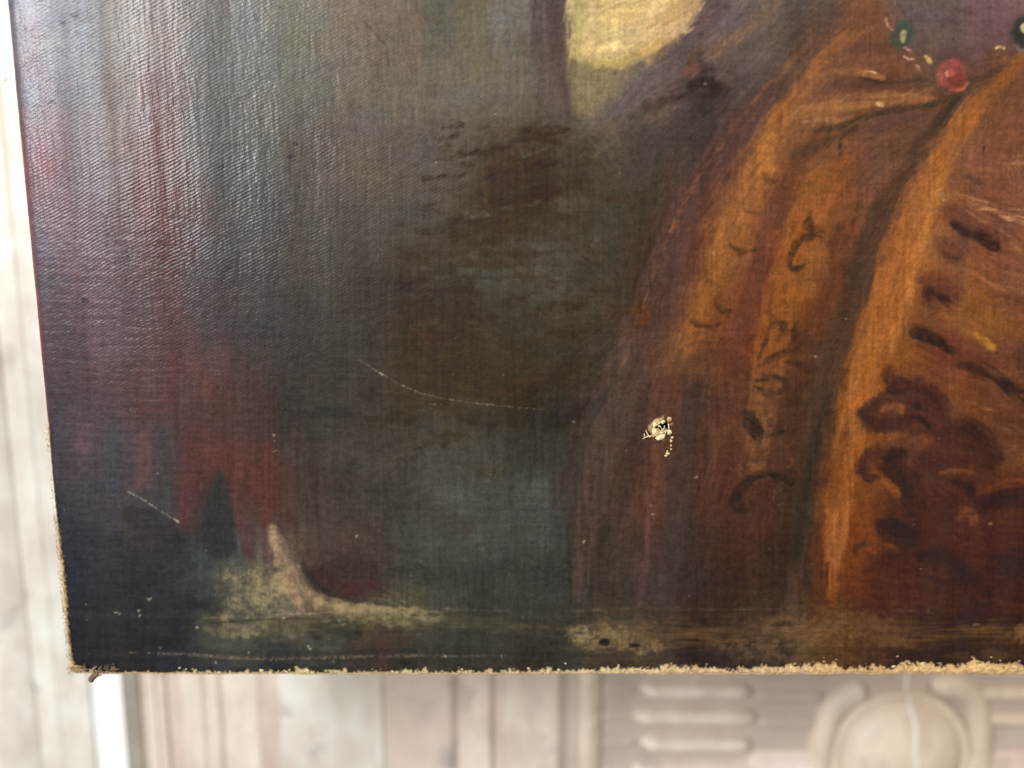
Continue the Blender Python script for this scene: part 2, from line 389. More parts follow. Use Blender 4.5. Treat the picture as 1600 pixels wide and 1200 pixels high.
def stroke(pts, w, col, a=0.8, soft=4.0, jit=5.0, tex='d', tk=0.6, relief=0.0, taper=True):
    """one brush stroke: a curve with a half-width, ragged by noise"""
    pp = spline(pts)
    n = len(pp)
    ws = np.interp(np.linspace(0, 1, n), np.linspace(0, 1, len(w)), w) if hasattr(w, '__len__') else np.full(n, float(w))
    if taper and n > 3:
        tt = np.linspace(0, 1, n)
        ws = ws * np.clip(np.minimum(tt, 1 - tt) * 7 + 0.35, 0, 1)
    pad = max(ws) + soft + jit + 3
    win = window(min(q[0] for q in pp) - pad, min(q[1] for q in pp) - pad, max(q[0] for q in pp) + pad, max(q[1] for q in pp) + pad)
    xa, ya, xb, yb = win
    if xb <= xa or yb <= ya:
        return
    best = np.full((yb - ya, xb - xa), -1e3, np.float32)
    for i in range(n - 1):
        A, B = pp[i], pp[i + 1]
        sa, ta, sb, tb = window(min(A[0], B[0]) - pad, min(A[1], B[1]) - pad, max(A[0], B[0]) + pad, max(A[1], B[1]) + pad)
        if sb <= sa or tb <= ta:
            continue
        gx = np.arange(sa, sb, dtype=np.float32)[None, :] + X0
        gy = np.arange(ta, tb, dtype=np.float32)[:, None] + Y0
        dx, dy = B - A
        L2 = dx * dx + dy * dy + 1e-6
        t = np.clip(((gx - A[0]) * dx + (gy - A[1]) * dy) / L2, 0, 1)
        d = np.hypot(gx - A[0] - t * dx, gy - A[1] - t * dy)
        s = ws[i] + (ws[i + 1] - ws[i]) * t - d
        sl = (slice(ta - ya, tb - ya), slice(sa - xa, sb - xa))
        best[sl] = np.maximum(best[sl], s)
    sl = (slice(ya, yb), slice(xa, xb))
    best += N_edge[sl] * jit
    m = np.clip(best / soft + 0.5, 0, 1)
    m = m * m * (3 - 2 * m)
    m = m * np.clip(a * (1 + tk * 1.6 * TEX[tex][sl]), 0, 1)
    lay(win, m, col, relief)


def poly(pts, col, a=0.9, soft=4.0, jit=5.0, tex='d', tk=0.4, relief=0.0):
    P = [np.array(q, np.float32) for q in pts]
    pad = soft + jit + 3
    win = window(min(q[0] for q in P) - pad, min(q[1] for q in P) - pad, max(q[0] for q in P) + pad, max(q[1] for q in P) + pad)
    xa, ya, xb, yb = win
    gx = np.arange(xa, xb, dtype=np.float32)[None, :] + X0
    gy = np.arange(ya, yb, dtype=np.float32)[:, None] + Y0
    dm = np.full((yb - ya, xb - xa), 1e9, np.float32)
    ins = np.zeros(dm.shape, bool)
    for i in range(len(P)):
        A, B = P[i], P[(i + 1) % len(P)]
        dx, dy = B - A
        t = np.clip(((gx - A[0]) * dx + (gy - A[1]) * dy) / (dx * dx + dy * dy + 1e-6), 0, 1)
        dm = np.minimum(dm, np.hypot(gx - A[0] - t * dx, gy - A[1] - t * dy))
        cr = ((A[1] > gy) != (B[1] > gy)) & (gx < (B[0] - A[0]) * (gy - A[1]) / (B[1] - A[1] + 1e-9) + A[0])
        ins ^= cr
    s = np.where(ins, dm, -dm)
    sl = (slice(ya, yb), slice(xa, xb))
    s = s + (N_pix if max(q[0] for q in P) - min(q[0] for q in P) < 14 else N_edge)[sl] * jit
    m = np.clip(s / soft + 0.5, 0, 1)
    m = m * m * (3 - 2 * m) * np.clip(a * (1 + tk * 1.6 * TEX[tex][sl]), 0, 1)
    lay(win, m, col, relief)


def dot(x, y, rx, ry, col, a=1.0, soft=2.0, jit=1.5, relief=0.0):
    k = 18
    poly([(x + rx * math.cos(i * 2 * math.pi / k), y + ry * math.sin(i * 2 * math.pi / k)) for i in range(k)], col, a, soft, jit, 'p', 0.3, relief)


# --- dark room behind the sitter
for (x, y, dx, dy, w, c, a) in [
        (240, 230, 8, 110, 12, (78, 30, 28), .75), (235, 330, 25, 60, 15, (74, 28, 25), .75), (255, 395, 20, 40, 12, (72, 28, 26), .75), (270, 375, 45, 12, 6, (68, 32, 26), .7),
        (225, 300, 5, 60, 8, (98, 50, 46), .5), (250, 470, 10, 60, 8, (80, 44, 42), .45), (280, 520, -10, 40, 10, (78, 44, 42), .4), (70, 250, 5, 30, 10, (124, 66, 74), .5), (55, 100, 4, 70, 9, (112, 90, 106), .5),
        (110, 420, 5, 50, 14, (72, 62, 70), .5), (130, 90, 0, 70, 12, (96, 104, 112), .4), (50, 160, 4, 30, 9, (92, 100, 116), .5), (330, 80, 0, 120, 12, (84, 86, 84), .35), (420, 60, 5, 150, 10, (92, 92, 84), .35), (500, 200, 4, 130, 8, (84, 74, 64), .4),
        (345, 330, 3, 80, 10, (60, 58, 60), .45), (600, 60, 30, 15, 6, (100, 78, 68), .4), (640, 30, 40, 4, 5, (110, 82, 68), .4)]:
    stroke([(x - dx, y - dy), (x, y), (x + dx, y + dy)], w, c, a, 14, 14, 'v', .9)
for (p, w, c, a) in [([(120, 330), (150, 430), (170, 540)], (45, 60, 50), (92, 68, 75), .5), ([(225, 430), (250, 520), (300, 600)], (35, 55, 60), (84, 57, 59), .42), ([(330, 560), (350, 640), (400, 700)], (40, 55, 40), (78, 56, 56), .4), ([(245, 130), (243, 250), (250, 400)], (16, 24, 26), (84, 44, 42), .45), ([(70, 200), (85, 300), (95, 420)], (22, 26, 24), (110, 76, 84), .4), ([(180, 600), (230, 650)], 40, (84, 56, 60), .35)]:
    stroke(p, w, c, a, 45, 30, 'v', .6)
for (p, w, c, a) in [
        ([(770, 232), (800, 222), (845, 212), (900, 206)], 8, (58, 38, 27), .75), ([(780, 260), (810, 262), (835, 250)], 12, (56, 38, 26), .6), ([(790, 320), (770, 340), (740, 345), (700, 350)], 5, (58, 44, 26), .6),
        ([(870, 300), (830, 308), (790, 315), (745, 330)], 13, (60, 40, 17), .75), ([(780, 325), (785, 350), (765, 380)], 14, (60, 44, 22), .6), ([(690, 360), (740, 375), (760, 400)], 6, (58, 46, 32), .5), ([(700, 415), (760, 415), (800, 405)], 9, (68, 48, 36), .5),
        ([(575, 430), (600, 440), (640, 445)], 7, (54, 44, 34), .6), ([(660, 470), (680, 490), (705, 495)], 9, (60, 42, 28), .6), ([(640, 520), (670, 525), (700, 520)], 9, (66, 44, 28), .5), ([(620, 400), (650, 405), (670, 408)], 5, (58, 46, 34), .6),
        ([(620, 330), (650, 345), (640, 370)], 9, (72, 70, 62), .4), ([(720, 420), (760, 435), (790, 440)], 10, (78, 76, 68), .5), ([(800, 430), (850, 440), (880, 455)], 14, (74, 72, 66), .55), ([(830, 395), (880, 400), (930, 405)], 10, (70, 67, 60), .4), ([(870, 315), (900, 320), (930, 310)], 9, (72, 68, 58), .45),
        ([(680, 575), (740, 590), (800, 600), (860, 600)], 16, (62, 46, 28), .5), ([(900, 560), (860, 600), (820, 625)], 12, (50, 42, 28), .5), ([(925, 640), (890, 650), (850, 660)], 12, (46, 42, 31), .6), ([(580, 608), (572, 640), (576, 655), (640, 655), (700, 652), (780, 668)], 5, (50, 44, 30), .7),
        ([(665, 693), (690, 688), (720, 676)], 6, (54, 48, 32), .6), ([(725, 730), (760, 738), (800, 744)], 6, (58, 52, 38), .5), ([(530, 735), (548, 728), (552, 745)], 7, (52, 48, 42), .5), ([(490, 645), (520, 642), (550, 648)], 9, (46, 45, 44), .5), ([(540, 760), (580, 765), (600, 762)], 7, (52, 50, 47), .5),
        ([(665, 790), (700, 810), (740, 830)], 12, (66, 58, 54), .4), ([(660, 850), (720, 850), (790, 848)], 7, (74, 80, 78), .35), ([(690, 770), (720, 775), (730, 790)], 14, (72, 76, 74), .4), ([(840, 760), (845, 800), (850, 850)], 20, (70, 78, 78), .4), ([(620, 890), (720, 905), (800, 890), (870, 900)], 14, (48, 54, 52), .4)]:
    stroke(p, w, c, min(1, a * 1.2), 6, 18, 'h', 1.3)
for i in range(150):                    # short dry drags of umber and grey
    x, y = 640 + 300 * rng.random(), 190 + 330 * rng.random()
    if x > 1010 - .28 * (y - 250):
        continue
    L, a_ = 12 + 34 * rng.random(), -.35 + .55 * rng.random()
    stroke([(x, y), (x + L * .5, y + L * .5 * a_ + 2), (x + L, y + L * a_)], 1.5 + 4 * rng.random(), [(56, 40, 24), (78, 74, 66), (60, 48, 34), (68, 62, 52), (50, 34, 20)][i % 5], .3 + .3 * rng.random(), 4, 7, 'd', 1.3)
# upper right of the room, greyed lilac
stroke([(872, -60), (870, 40), (874, 90), (882, 140), (890, 185)], (20, 14, 12, 9, 5), (78, 60, 60), .8, 8, 6, 'v', .5)
stroke([(845, 40), (850, 100), (870, 150)], 14, (84, 70, 68), .4, 14, 8, 'v', .6)
stroke([(1140, -30), (1085, 60), (1020, 120), (960, 165), (905, 198)], (20, 22, 22, 16, 8), (96, 85, 82), .8, 14, 10, 'e', .5)
stroke([(1220, 0), (1170, 42), (1130, 70), (1100, 98)], (12, 11, 10, 6), (118, 102, 80), .7, 7, 6, 'd', .5)
stroke([(1200, 50), (1160, 85), (1120, 115), (1060, 140)], 12, (88, 82, 74), .6, 12, 8, 'd', .5)
dot(1084, 108, 13, 15, (122, 82, 66), .8, 10, 8)
stroke([(1078, 85), (1092, 80)], 7, (92, 72, 48), .6, 5, 5)
stroke([(1072, 136), (1100, 128), (1140, 140)], (5, 11, 6), (52, 47, 38), .85, 7, 7, 'd', .5)
stroke([(1045, 152), (1085, 148), (1130, 150)], 5, (56, 49, 40), .7, 6, 6, 'd', .8)
stroke([(1005, 162), (1020, 172), (1040, 160)], 8, (62, 50, 42), .6, 8, 8)
stroke([(920, 205), (990, 195), (1060, 165)], 7, (100, 84, 72), .5, 8, 6)
# pale sleeve
poly([(889, -160), (887, 40), (886, 95), (896, 150), (902, 182), (925, 186), (960, 150), (990, 110), (990, 60)], (122, 107, 76), .8, 22, 9, 'd', .4)
poly([(890, -180), (888, 40), (888, 88), (906, 96), (938, 103), (972, 105), (1003, 88), (1045, 66), (1073, 46), (1090, 18), (1103, -12), (1120, -180)], (196, 170, 112), .95, 9, 5, 'd', .25, .5)
stroke([(905, -60), (903, 40), (899, 82)], 10, (166, 146, 80), .75, 8, 4, 'v', .5)
stroke([(892, 86), (920, 94), (960, 100), (990, 92)], 5, (158, 140, 70), .7, 5, 4)
stroke([(930, 30), (980, 22), (1030, 4), (1060, -30)], 14, (216, 184, 114), .7, 12, 8, 'h', .6, .4)
stroke([(935, 76), (960, 72), (985, 70)], 6, (228, 198, 124), .7, 6, 6, 'd', .9, .7)
stroke([(1010, 40), (1040, 30), (1085, 0)], 10, (178, 150, 90), .6, 10, 6)
stroke([(960, 100), (1000, 80), (1035, 62)], 6, (186, 156, 82), .6, 5, 4)
stroke([(1068, 50), (1078, 44), (1090, 22), (1101, 2)], 1.8, (232, 210, 150), .7, 2, 2, 'p', 1.0, .5)
# --- drips and patches of the lower left
for (p, w, c, a) in [
        ([(130, 670), (128, 700)], 12, (90, 66, 76), .6), ([(180, 665), (178, 720), (172, 770)], 15, (58, 63, 68), .6), ([(225, 680), (222, 720), (214, 770)], (13, 12, 7), (92, 62, 65), .65), ([(248, 668), (256, 720), (262, 790), (272, 830)], (8, 12, 17, 10), (56, 58, 58), .7),
        ([(120, 740), (140, 760), (160, 762)], 10, (50, 54, 62), .4), ([(300, 690), (292, 740), (288, 800), (280, 818)], (18, 16, 13, 6), (82, 50, 48), .55), ([(375, 690), (378, 760), (384, 830), (392, 880)], (22, 16, 12, 6), (82, 51, 50), .55), ([(415, 690), (412, 760), (416, 820)], 13, (92, 48, 46), .6), ([(420, 830), (425, 900)], 6, (108, 72, 74), .6),
        ([(310, 700), (350, 700), (385, 705)], 14, (86, 51, 49), .5), ([(330, 600), (310, 640), (320, 670)], 16, (88, 54, 52), .4), ([(270, 600), (240, 630), (225, 650)], 14, (80, 46, 44), .5),
        ([(195, 805), (240, 815), (270, 850), (235, 890)], 17, (44, 43, 43), .6), ([(360, 850), (330, 870), (300, 900)], 18, (56, 68, 73), .5), ([(275, 915), (320, 925), (345, 940)], 10, (54, 66, 72), .5), ([(300, 945), (350, 955)], 9, (38, 40, 42), .5), ([(240, 1005), (275, 1003)], 8, (34, 35, 38), .6)]:
    stroke(p, w, c, a, 7, 8, 'v', .7)
poly([(337, 738), (326, 768), (318, 800), (312, 850), (335, 880), (368, 860), (366, 810), (356, 770), (346, 738)], (45, 49, 50), .9, 7, 7, 'd', .4)
poly([(470, 895), (486, 916), (520, 930), (560, 938), (610, 930), (590, 880), (540, 870)], (60, 42, 44), .75, 8, 8, 'd', .6)
stroke([(520, 912), (555, 918), (590, 905)], 9, (74, 36, 40), .6, 8, 8)
stroke([(474, 880), (482, 905), (505, 925), (540, 936), (600, 946), (660, 950)], 5, (46, 46, 46), .7, 5, 5)
stroke([(422, 818), (430, 850), (440, 885), (455, 920), (472, 958)], (5, 8, 10, 11, 9), (146, 112, 90), .85, 6, 6, 'd', .8, .2)
stroke([(424, 822), (428, 850), (434, 885)], 3.2, (158, 138, 96), .7, 3, 4, 'p', .9)
stroke([(440, 840), (452, 880), (464, 905)], 4, (132, 100, 92), .5, 4, 4)
for i in range(70):
    x = 350 + 110 * rng.random()
    y = 885 + 90 * rng.random()
    stroke([(x - 7 * rng.random(), y + 2), (x + 9 * rng.random(), y - 2)], 2 + 3 * rng.random(), [(132, 124, 92), (118, 112, 84), (56, 60, 58), (146, 132, 98)][i % 4], .5, 3, 5, 'p', 1.2)
for (p, w, c, a) in [([(490, 945), (535, 948), (560, 955)], 11, (142, 112, 78), .6), ([(570, 955), (620, 958), (665, 960)], 11, (120, 104, 70), .7), ([(600, 972), (650, 972), (690, 965)], 8, (112, 102, 70), .6), ([(400, 972), (450, 978), (480, 985)], 7, (98, 94, 68), .5), ([(355, 985), (410, 990), (460, 990)], 7, (92, 92, 72), .6),
                     ([(490, 985), (530, 980), (545, 990)], 14, (46, 50, 48), .7), ([(555, 965), (560, 985), (558, 998)], 6, (40, 42, 40), .7), ([(590, 990), (594, 1010), (596, 1045)], 9, (82, 50, 52), .6), ([(380, 935), (400, 960)], 6, (40, 44, 46), .5), ([(470, 1010), (510, 1012), (540, 1005)], 8, (66, 72, 72), .5)]:
    stroke(p, w, c, a, 6, 9, 'd', 1.1)

stroke([(462, 905), (482, 930), (525, 945), (600, 953), (690, 957)], (5, 7, 7, 6, 3), (148, 122, 86), .7, 6, 6, 'd', .8)
# --- the robe
stroke([(1225, 118), (1190, 158), (1150, 208), (1112, 262), (1080, 318), (1058, 370), (1030, 440), (1010, 500), (985, 565), (960, 625), (940, 680), (922, 750), (912, 830), (905, 930)], (9, 15, 20, 22, 24, 26, 28, 30, 32, 34, 34, 32, 28, 24), (88, 64, 56), .62, 9, 6, 'v', .5)
stroke([(1215, 115), (1180, 155), (1140, 208), (1100, 264), (1068, 318), (1046, 365), (1020, 432), (998, 490), (985, 540), (968, 580)], 2.4, (124, 84, 58), .5, 3, 4, 'd', 1.2)
stroke([(985, 490), (998, 484), (1010, 488), (1002, 505)], 9, (98, 60, 30), .6, 7, 6, 'p', .9)
stroke([(955, 600), (920, 660), (902, 740), (892, 830), (888, 940)], 8, (52, 54, 48), .55, 9, 5, 'v', .4)
stroke([(1065, 590), (1045, 650), (1030, 710), (1018, 770), (1010, 850)], (13, 14, 16, 12, 5), (100, 60, 42), .6, 12, 7, 'v', .6)
stroke([(1022, 800), (1014, 850), (1005, 900), (995, 945)], (4, 7, 5, 3), (100, 62, 60), .5, 6, 5, 'v', .6)
stroke([(1090, 600), (1075, 670), (1062, 740), (1055, 820), (1050, 900)], 15, (72, 58, 52), .6, 9, 6, 'v', .5)
stroke([(1015, 600), (1000, 660), (985, 730), (975, 800)], 9, (62, 50, 44), .5, 8, 6, 'v', .8)
# first gold stripe
stroke([(1262, 120), (1232, 165), (1204, 220), (1176, 285), (1150, 345), (1124, 405), (1104, 460), (1086, 520), (1068, 560)], (10, 15, 19, 21, 22, 20, 17, 14, 9), (154, 100, 46), .75, 12, 8, 'v', .5, .25)
stroke([(1225, 190), (1190, 262), (1165, 320), (1140, 372)], 7, (166, 110, 52), .4, 9, 8, 'v', .8, .2)
stroke([(1205, 215), (1196, 240), (1205, 262)], 11, (176, 120, 46), .5, 6, 5)
stroke([(1075, 530), (1095, 520), (1110, 530), (1090, 548)], 5, (112, 74, 44), .6, 5, 5, 'p', .9)
# madder band
stroke([(1285, 195), (1248, 250), (1222, 300), (1200, 360), (1184, 420), (1168, 480), (1152, 545), (1138, 610), (1122, 690), (1110, 760)], (12, 15, 15, 14, 13, 12, 11, 10, 10, 8), (102, 64, 47), .6, 12, 8, 'v', .6)
stroke([(1210, 290), (1195, 350), (1180, 410)], 6, (112, 66, 50), .3, 9, 7, 'v', .8)
# second gold stripe
stroke([(1345, 225), (1300, 280), (1268, 340), (1245, 400), (1226, 460), (1208, 530), (1196, 600), (1186, 680), (1178, 750)], (14, 22, 26, 30, 30, 28, 24, 20, 14), (150, 92, 40), .6, 10, 7, 'd', .6, .2)
for (p, w, c) in [([(1255, 300), (1262, 285), (1275, 270)], 11, (150, 100, 42)), ([(1330, 345), (1310, 380), (1295, 410)], 12, (112, 66, 44)), ([(1310, 310), (1340, 300), (1360, 310)], 10, (132, 82, 52)), ([(1270, 445), (1240, 470), (1220, 490)], 11, (156, 98, 40)), ([(1290, 440), (1285, 480), (1270, 520)], 10, (104, 62, 38)), ([(1265, 400), (1285, 395), (1290, 410)], 12, (160, 102, 42))]:
    stroke(p, w, c, .6, 7, 6)
# dark fold
stroke([(1520, 130), (1478, 178), (1440, 224), (1408, 280), (1380, 330), (1356, 385), (1338, 440), (1320, 500), (1303, 560), (1286, 620), (1272, 680), (1260, 750), (1250, 820), (1244, 890), (1240, 940)], (6, 10, 11, 12, 15, 18, 20, 20, 20, 20, 19, 17, 14, 12, 8), (82, 62, 45), .85, 9, 6, 'v', .4)
stroke([(1290, 620), (1272, 700), (1258, 770), (1248, 840), (1242, 890)], (5, 9, 12, 11, 6), (48, 46, 35), .7, 20, 8, 'v', .5)
stroke([(1380, 300), (1352, 380), (1330, 450), (1310, 530)], 8, (72, 56, 42), .4, 9, 6, 'v', .5)
# bright edge of the front
stroke([(1640, 66), (1590, 98), (1548, 138), (1510, 188), (1476, 244), (1450, 300), (1428, 350), (1408, 405), (1388, 465), (1370, 525), (1352, 590), (1336, 655), (1322, 720), (1312, 790), (1304, 860), (1298, 935)], (9, 11, 14, 17, 20, 24, 26, 27, 28, 27, 26, 24, 22, 20, 18, 10), (164, 102, 45), .8, 9, 6, 'v', .4, .25)
stroke([(1500, 225), (1464, 300), (1446, 360), (1430, 420), (1412, 490), (1392, 545)], 8, (184, 124, 54), .5, 9, 7, 'v', .7, .2)
stroke([(1365, 520), (1348, 600), (1340, 660), (1352, 700), (1340, 750)], 7, (176, 106, 36), .5, 8, 7, 'v', .7)
stroke([(1322, 660), (1306, 740), (1300, 800)], 8, (110, 64, 30), .5, 8, 6, 'v', .6)
stroke([(1345, 790), (1350, 820), (1345, 850), (1320, 900)], 15, (126, 70, 28), .5, 9, 7, 'v', .6)
stroke([(1298, 900), (1300, 925), (1298, 944)], 7, (140, 76, 26), .5, 6, 5, 'v', .6)
# collar
poly([(1345, -60), (1300, 60), (1262, 110), (1232, 150), (1240, 190), (1330, 188), (1450, 165), (1470, 140), (1440, 95), (1395, 45), (1368, -60)], (122, 84, 56), .55, 12, 8)
stroke([(1240, 100), (1280, 62), (1320, 20)], 8, (98, 76, 58), .6, 8, 6)
stroke([(1210, 130), (1240, 92), (1262, 68)], 3.5, (124, 92, 58), .6, 4, 4)
stroke([(1236, 168), (1262, 125), (1292, 84), (1322, 58), (1350, 56)], (12, 12, 10, 9, 5), (146, 98, 54), .75, 8, 6, 'd', .5, .25)
stroke([(1278, 120), (1300, 112), (1340, 112), (1380, 122)], 6, (142, 100, 60), .6, 6, 5, 'd', .5)
stroke([(1322, 78), (1360, 72), (1400, 84), (1425, 100)], 9, (104, 72, 56), .7, 8, 6)
stroke([(1285, 140), (1330, 130), (1380, 130), (1430, 128), (1462, 128)], (10, 12, 11, 9, 4), (96, 70, 52), .8, 8, 5, 'h', .4)
stroke([(1345, 122), (1400, 128), (1450, 126)], 3, (76, 60, 46), .6, 5, 4)
stroke([(1235, 180), (1290, 168), (1350, 158), (1410, 152), (1462, 156)], (8, 12, 11, 9, 4), (164, 114, 62), .8, 7, 5, 'h', .5, .3)
stroke([(1250, 190), (1310, 186), (1330, 182)], 3, (176, 136, 84), .6, 3, 3, 'p', .8, .4)
stroke([(1248, 205), (1300, 200), (1345, 184), (1400, 172), (1450, 164), (1492, 150)], (2, 4, 4, 4, 5, 5), (70, 62, 47), .85, 5, 4, 'd', .4)
stroke([(1240, 240), (1290, 222), (1340, 195)], 8, (82, 66, 48), .7, 9, 6)
stroke([(1500, 150), (1475, 175), (1456, 205)], 6, (62, 58, 46), .7, 7, 5)
stroke([(1330, 205), (1400, 190), (1460, 176)], 10, (96, 72, 62), .6, 9, 6)
stroke([(1312, 226), (1314, 244)], 3, (72, 54, 36), .8, 3, 2)
stroke([(1350, 215), (1330, 225), (1345, 240)], 12, (124, 80, 66), .4, 9, 6)
stroke([(1520, 150), (1560, 110), (1600, 92)], 7, (112, 82, 58), .5, 6, 5)
stroke([(1505, 135), (1540, 118), (1575, 100)], 4, (82, 66, 54), .7, 5, 4)
stroke([(1535, 112), (1550, 85), (1600, 70)], 9, (106, 80, 66), .6, 8, 6)
for i in range(34):
    x = 1150 + 90 * rng.random()
    y = 470 + 330 * rng.random()
    t = rng.random() * 3
    stroke([(x, y), (x + 9 * math.cos(t), y + 9 * math.sin(t)), (x + 18 * math.cos(t + .8), y + 18 * math.sin(t + .8))], 1.6, [(150, 92, 40), (76, 52, 32), (124, 74, 40)][i % 3], .5, 2.5, 3, 'p', .8, .2)
# slashes and leaves on the front
poly([(1400, 770), (1500, 748), (1640, 735), (1660, 960), (1340, 952), (1362, 905), (1385, 862), (1372, 822)], (78, 48, 36), .62, 26, 16, 'd', .7)
poly([(1345, 640), (1362, 620), (1384, 612), (1384, 592), (1398, 582), (1420, 604), (1455, 608), (1480, 638), (1482, 660), (1505, 660), (1548, 680), (1562, 712), (1550, 738), (1520, 732), (1492, 742), (1472, 764), (1436, 782), (1420, 800), (1400, 762), (1385, 748), (1348, 746), (1344, 726), (1360, 706), (1388, 700), (1402, 682), (1370, 672), (1350, 660)], (84, 54, 43), .86, 9, 12, 'd', .5)
MAUVE = (108, 68, 53)
for (p, w, c, a) in [
        ([(1480, 325), (1500, 340), (1540, 352), (1575, 372)], (9, 18, 22, 16), MAUVE, .7), ([(1488, 348), (1512, 364), (1540, 376), (1562, 388)], (6, 10, 11, 6), (62, 48, 40), .9), ([(1468, 385), (1490, 392), (1510, 388)], 14, MAUVE, .6), ([(1475, 398), (1484, 402), (1494, 404)], 6, (70, 50, 38), .85), ([(1436, 435), (1460, 445), (1500, 460)], (12, 18, 12), (110, 66, 50), .75),
        ([(1440, 448), (1456, 458), (1480, 470), (1492, 474)], (5, 9, 7, 3), (68, 48, 40), .9), ([(1425, 505), (1450, 535), (1500, 560), (1560, 590)], (8, 16, 18, 12), (110, 64, 46), .65), ([(1424, 518), (1442, 524), (1470, 536), (1494, 552)], (8, 11, 11, 6), (55, 45, 35), .95), ([(1500, 566), (1540, 582), (1580, 604), (1610, 625)], (6, 9, 10, 8), (66, 47, 38), .85), ([(1510, 480), (1550, 500), (1600, 520)], 16, (146, 94, 46), .6),
        ([(1600, 540), (1590, 560), (1610, 580)], 9, (80, 56, 46), .5), ([(1540, 440), (1580, 470), (1620, 480)], 18, (128, 80, 50), .5), ([(1380, 590), (1390, 580), (1395, 600)], 8, (86, 54, 40), .6), ([(1560, 600), (1590, 612), (1620, 640)], 8, (56, 44, 36), .7),
        ([(1388, 606), (1420, 604), (1448, 614), (1470, 634), (1476, 656)], (8, 14, 17, 16, 11), (80, 53, 46), .9), ([(1378, 628), (1358, 636), (1352, 648), (1366, 664), (1400, 662), (1440, 654)], (10, 12, 13, 13, 13, 10), (80, 52, 44), .92), ([(1384, 640), (1400, 636), (1406, 642)], 6, (138, 82, 44), .8), ([(1428, 652), (1440, 656), (1450, 662)], (4, 6, 4), (50, 41, 32), .9), ([(1432, 632), (1442, 640)], 3, (58, 44, 38), .8),
        ([(1385, 680), (1420, 690), (1450, 690)], 14, (116, 72, 48), .6), ([(1388, 702), (1362, 712), (1350, 730), (1350, 742), (1366, 750)], (8, 12, 13, 10, 5), (88, 55, 44), .9), ([(1402, 708), (1394, 728), (1408, 748), (1424, 772), (1430, 800)], (14, 19, 24, 22, 14), (64, 46, 38), .85), ([(1470, 690), (1500, 672), (1530, 682), (1548, 706), (1540, 730)], (14, 18, 22, 20, 12), (80, 53, 42), .85), ([(1440, 720), (1480, 725), (1520, 740)], 18, (80, 51, 40), .7), ([(1490, 752), (1510, 760), (1516, 772)], 7, (62, 46, 36), .8),
        ([(1470, 738), (1500, 735), (1520, 738)], 7, (124, 74, 44), .6), ([(1440, 770), (1480, 790), (1490, 820)], 22, (82, 50, 42), .6), ([(1500, 808), (1515, 804), (1520, 812)], 8, (126, 76, 44), .75), ([(1530, 790), (1560, 778), (1610, 775)], (12, 18, 20), (64, 43, 36), .85), ([(1530, 770), (1560, 758), (1600, 752)], 9, (110, 62, 32), .7), ([(1372, 818), (1400, 824), (1424, 838), (1420, 852)], (9, 14, 16, 8), (64, 52, 42), .9), ([(1385, 845), (1405, 858), (1420, 868)], 8, (76, 52, 42), .7),
        ([(1350, 870), (1380, 890), (1420, 880)], 12, (84, 52, 34), .6), ([(1450, 868), (1490, 880), (1510, 900)], 16, (60, 48, 38), .7), ([(1560, 880), (1590, 890), (1620, 890)], 14, (66, 50, 40), .6), ([(1480, 850), (1540, 850), (1600, 840)], 15, (84, 48, 36), .5), ([(1330, 876), (1346, 870), (1356, 872)], 5, (146, 88, 44), .7), ([(1362, 745), (1380, 752), (1400, 768)], 9, (146, 84, 36), .6)]:
    stroke(p, w, tuple(v * (.94 if sum(c) < 230 else .93) for v in c), a * .95, 9, 9, 'd', .6, .2)
# dry-brushed light hairs over the slashed front
for i in range(110):
    x = 1480 + 330 * rng.random()
    y = 190 + 500 * rng.random()
    L = 25 + 60 * rng.random()
    sl = 0.32 + 0.25 * rng.random() if y > 300 else -0.1 + .3 * rng.random()
    c = [(168, 116, 66), (150, 96, 52), (104, 66, 48), (186, 134, 82)][i % 4]
    stroke([(x, y), (x + L * .5, y + L * .5 * sl + 2), (x + L, y + L * sl)], 1 + 2.2 * rng.random(), c, .22 + .22 * rng.random(), 3, 3, 'h', 1.2, .25)
for p in ([(1490, 300), (1540, 318), (1600, 332)], [(1510, 318), (1560, 332), (1620, 345)], [(1560, 335), (1600, 350), (1640, 352)], [(1570, 258), (1600, 254), (1630, 256)], [(1450, 305), (1470, 298), (1476, 310)]):
    stroke(p, 2.4, (196, 148, 94), .6, 3, 3, 'h', 1.0, .4)
stroke([(1522, 520), (1540, 532), (1556, 546)], (3, 6, 5), (186, 132, 42), .8, 5, 4, 'd', .6, .4)
stroke([(1462, 302), (1472, 310)], 4, (178, 146, 60), .7, 4, 3)
dot(1537, 233, 3, 4, (34, 20, 14), .9, 2)
stroke([(1510, 278), (1530, 284)], 5, (80, 58, 48), .6, 5, 4)
stroke([(1498, 230), (1495, 260), (1490, 285)], 14, (114, 74, 58), .5, 10, 7)
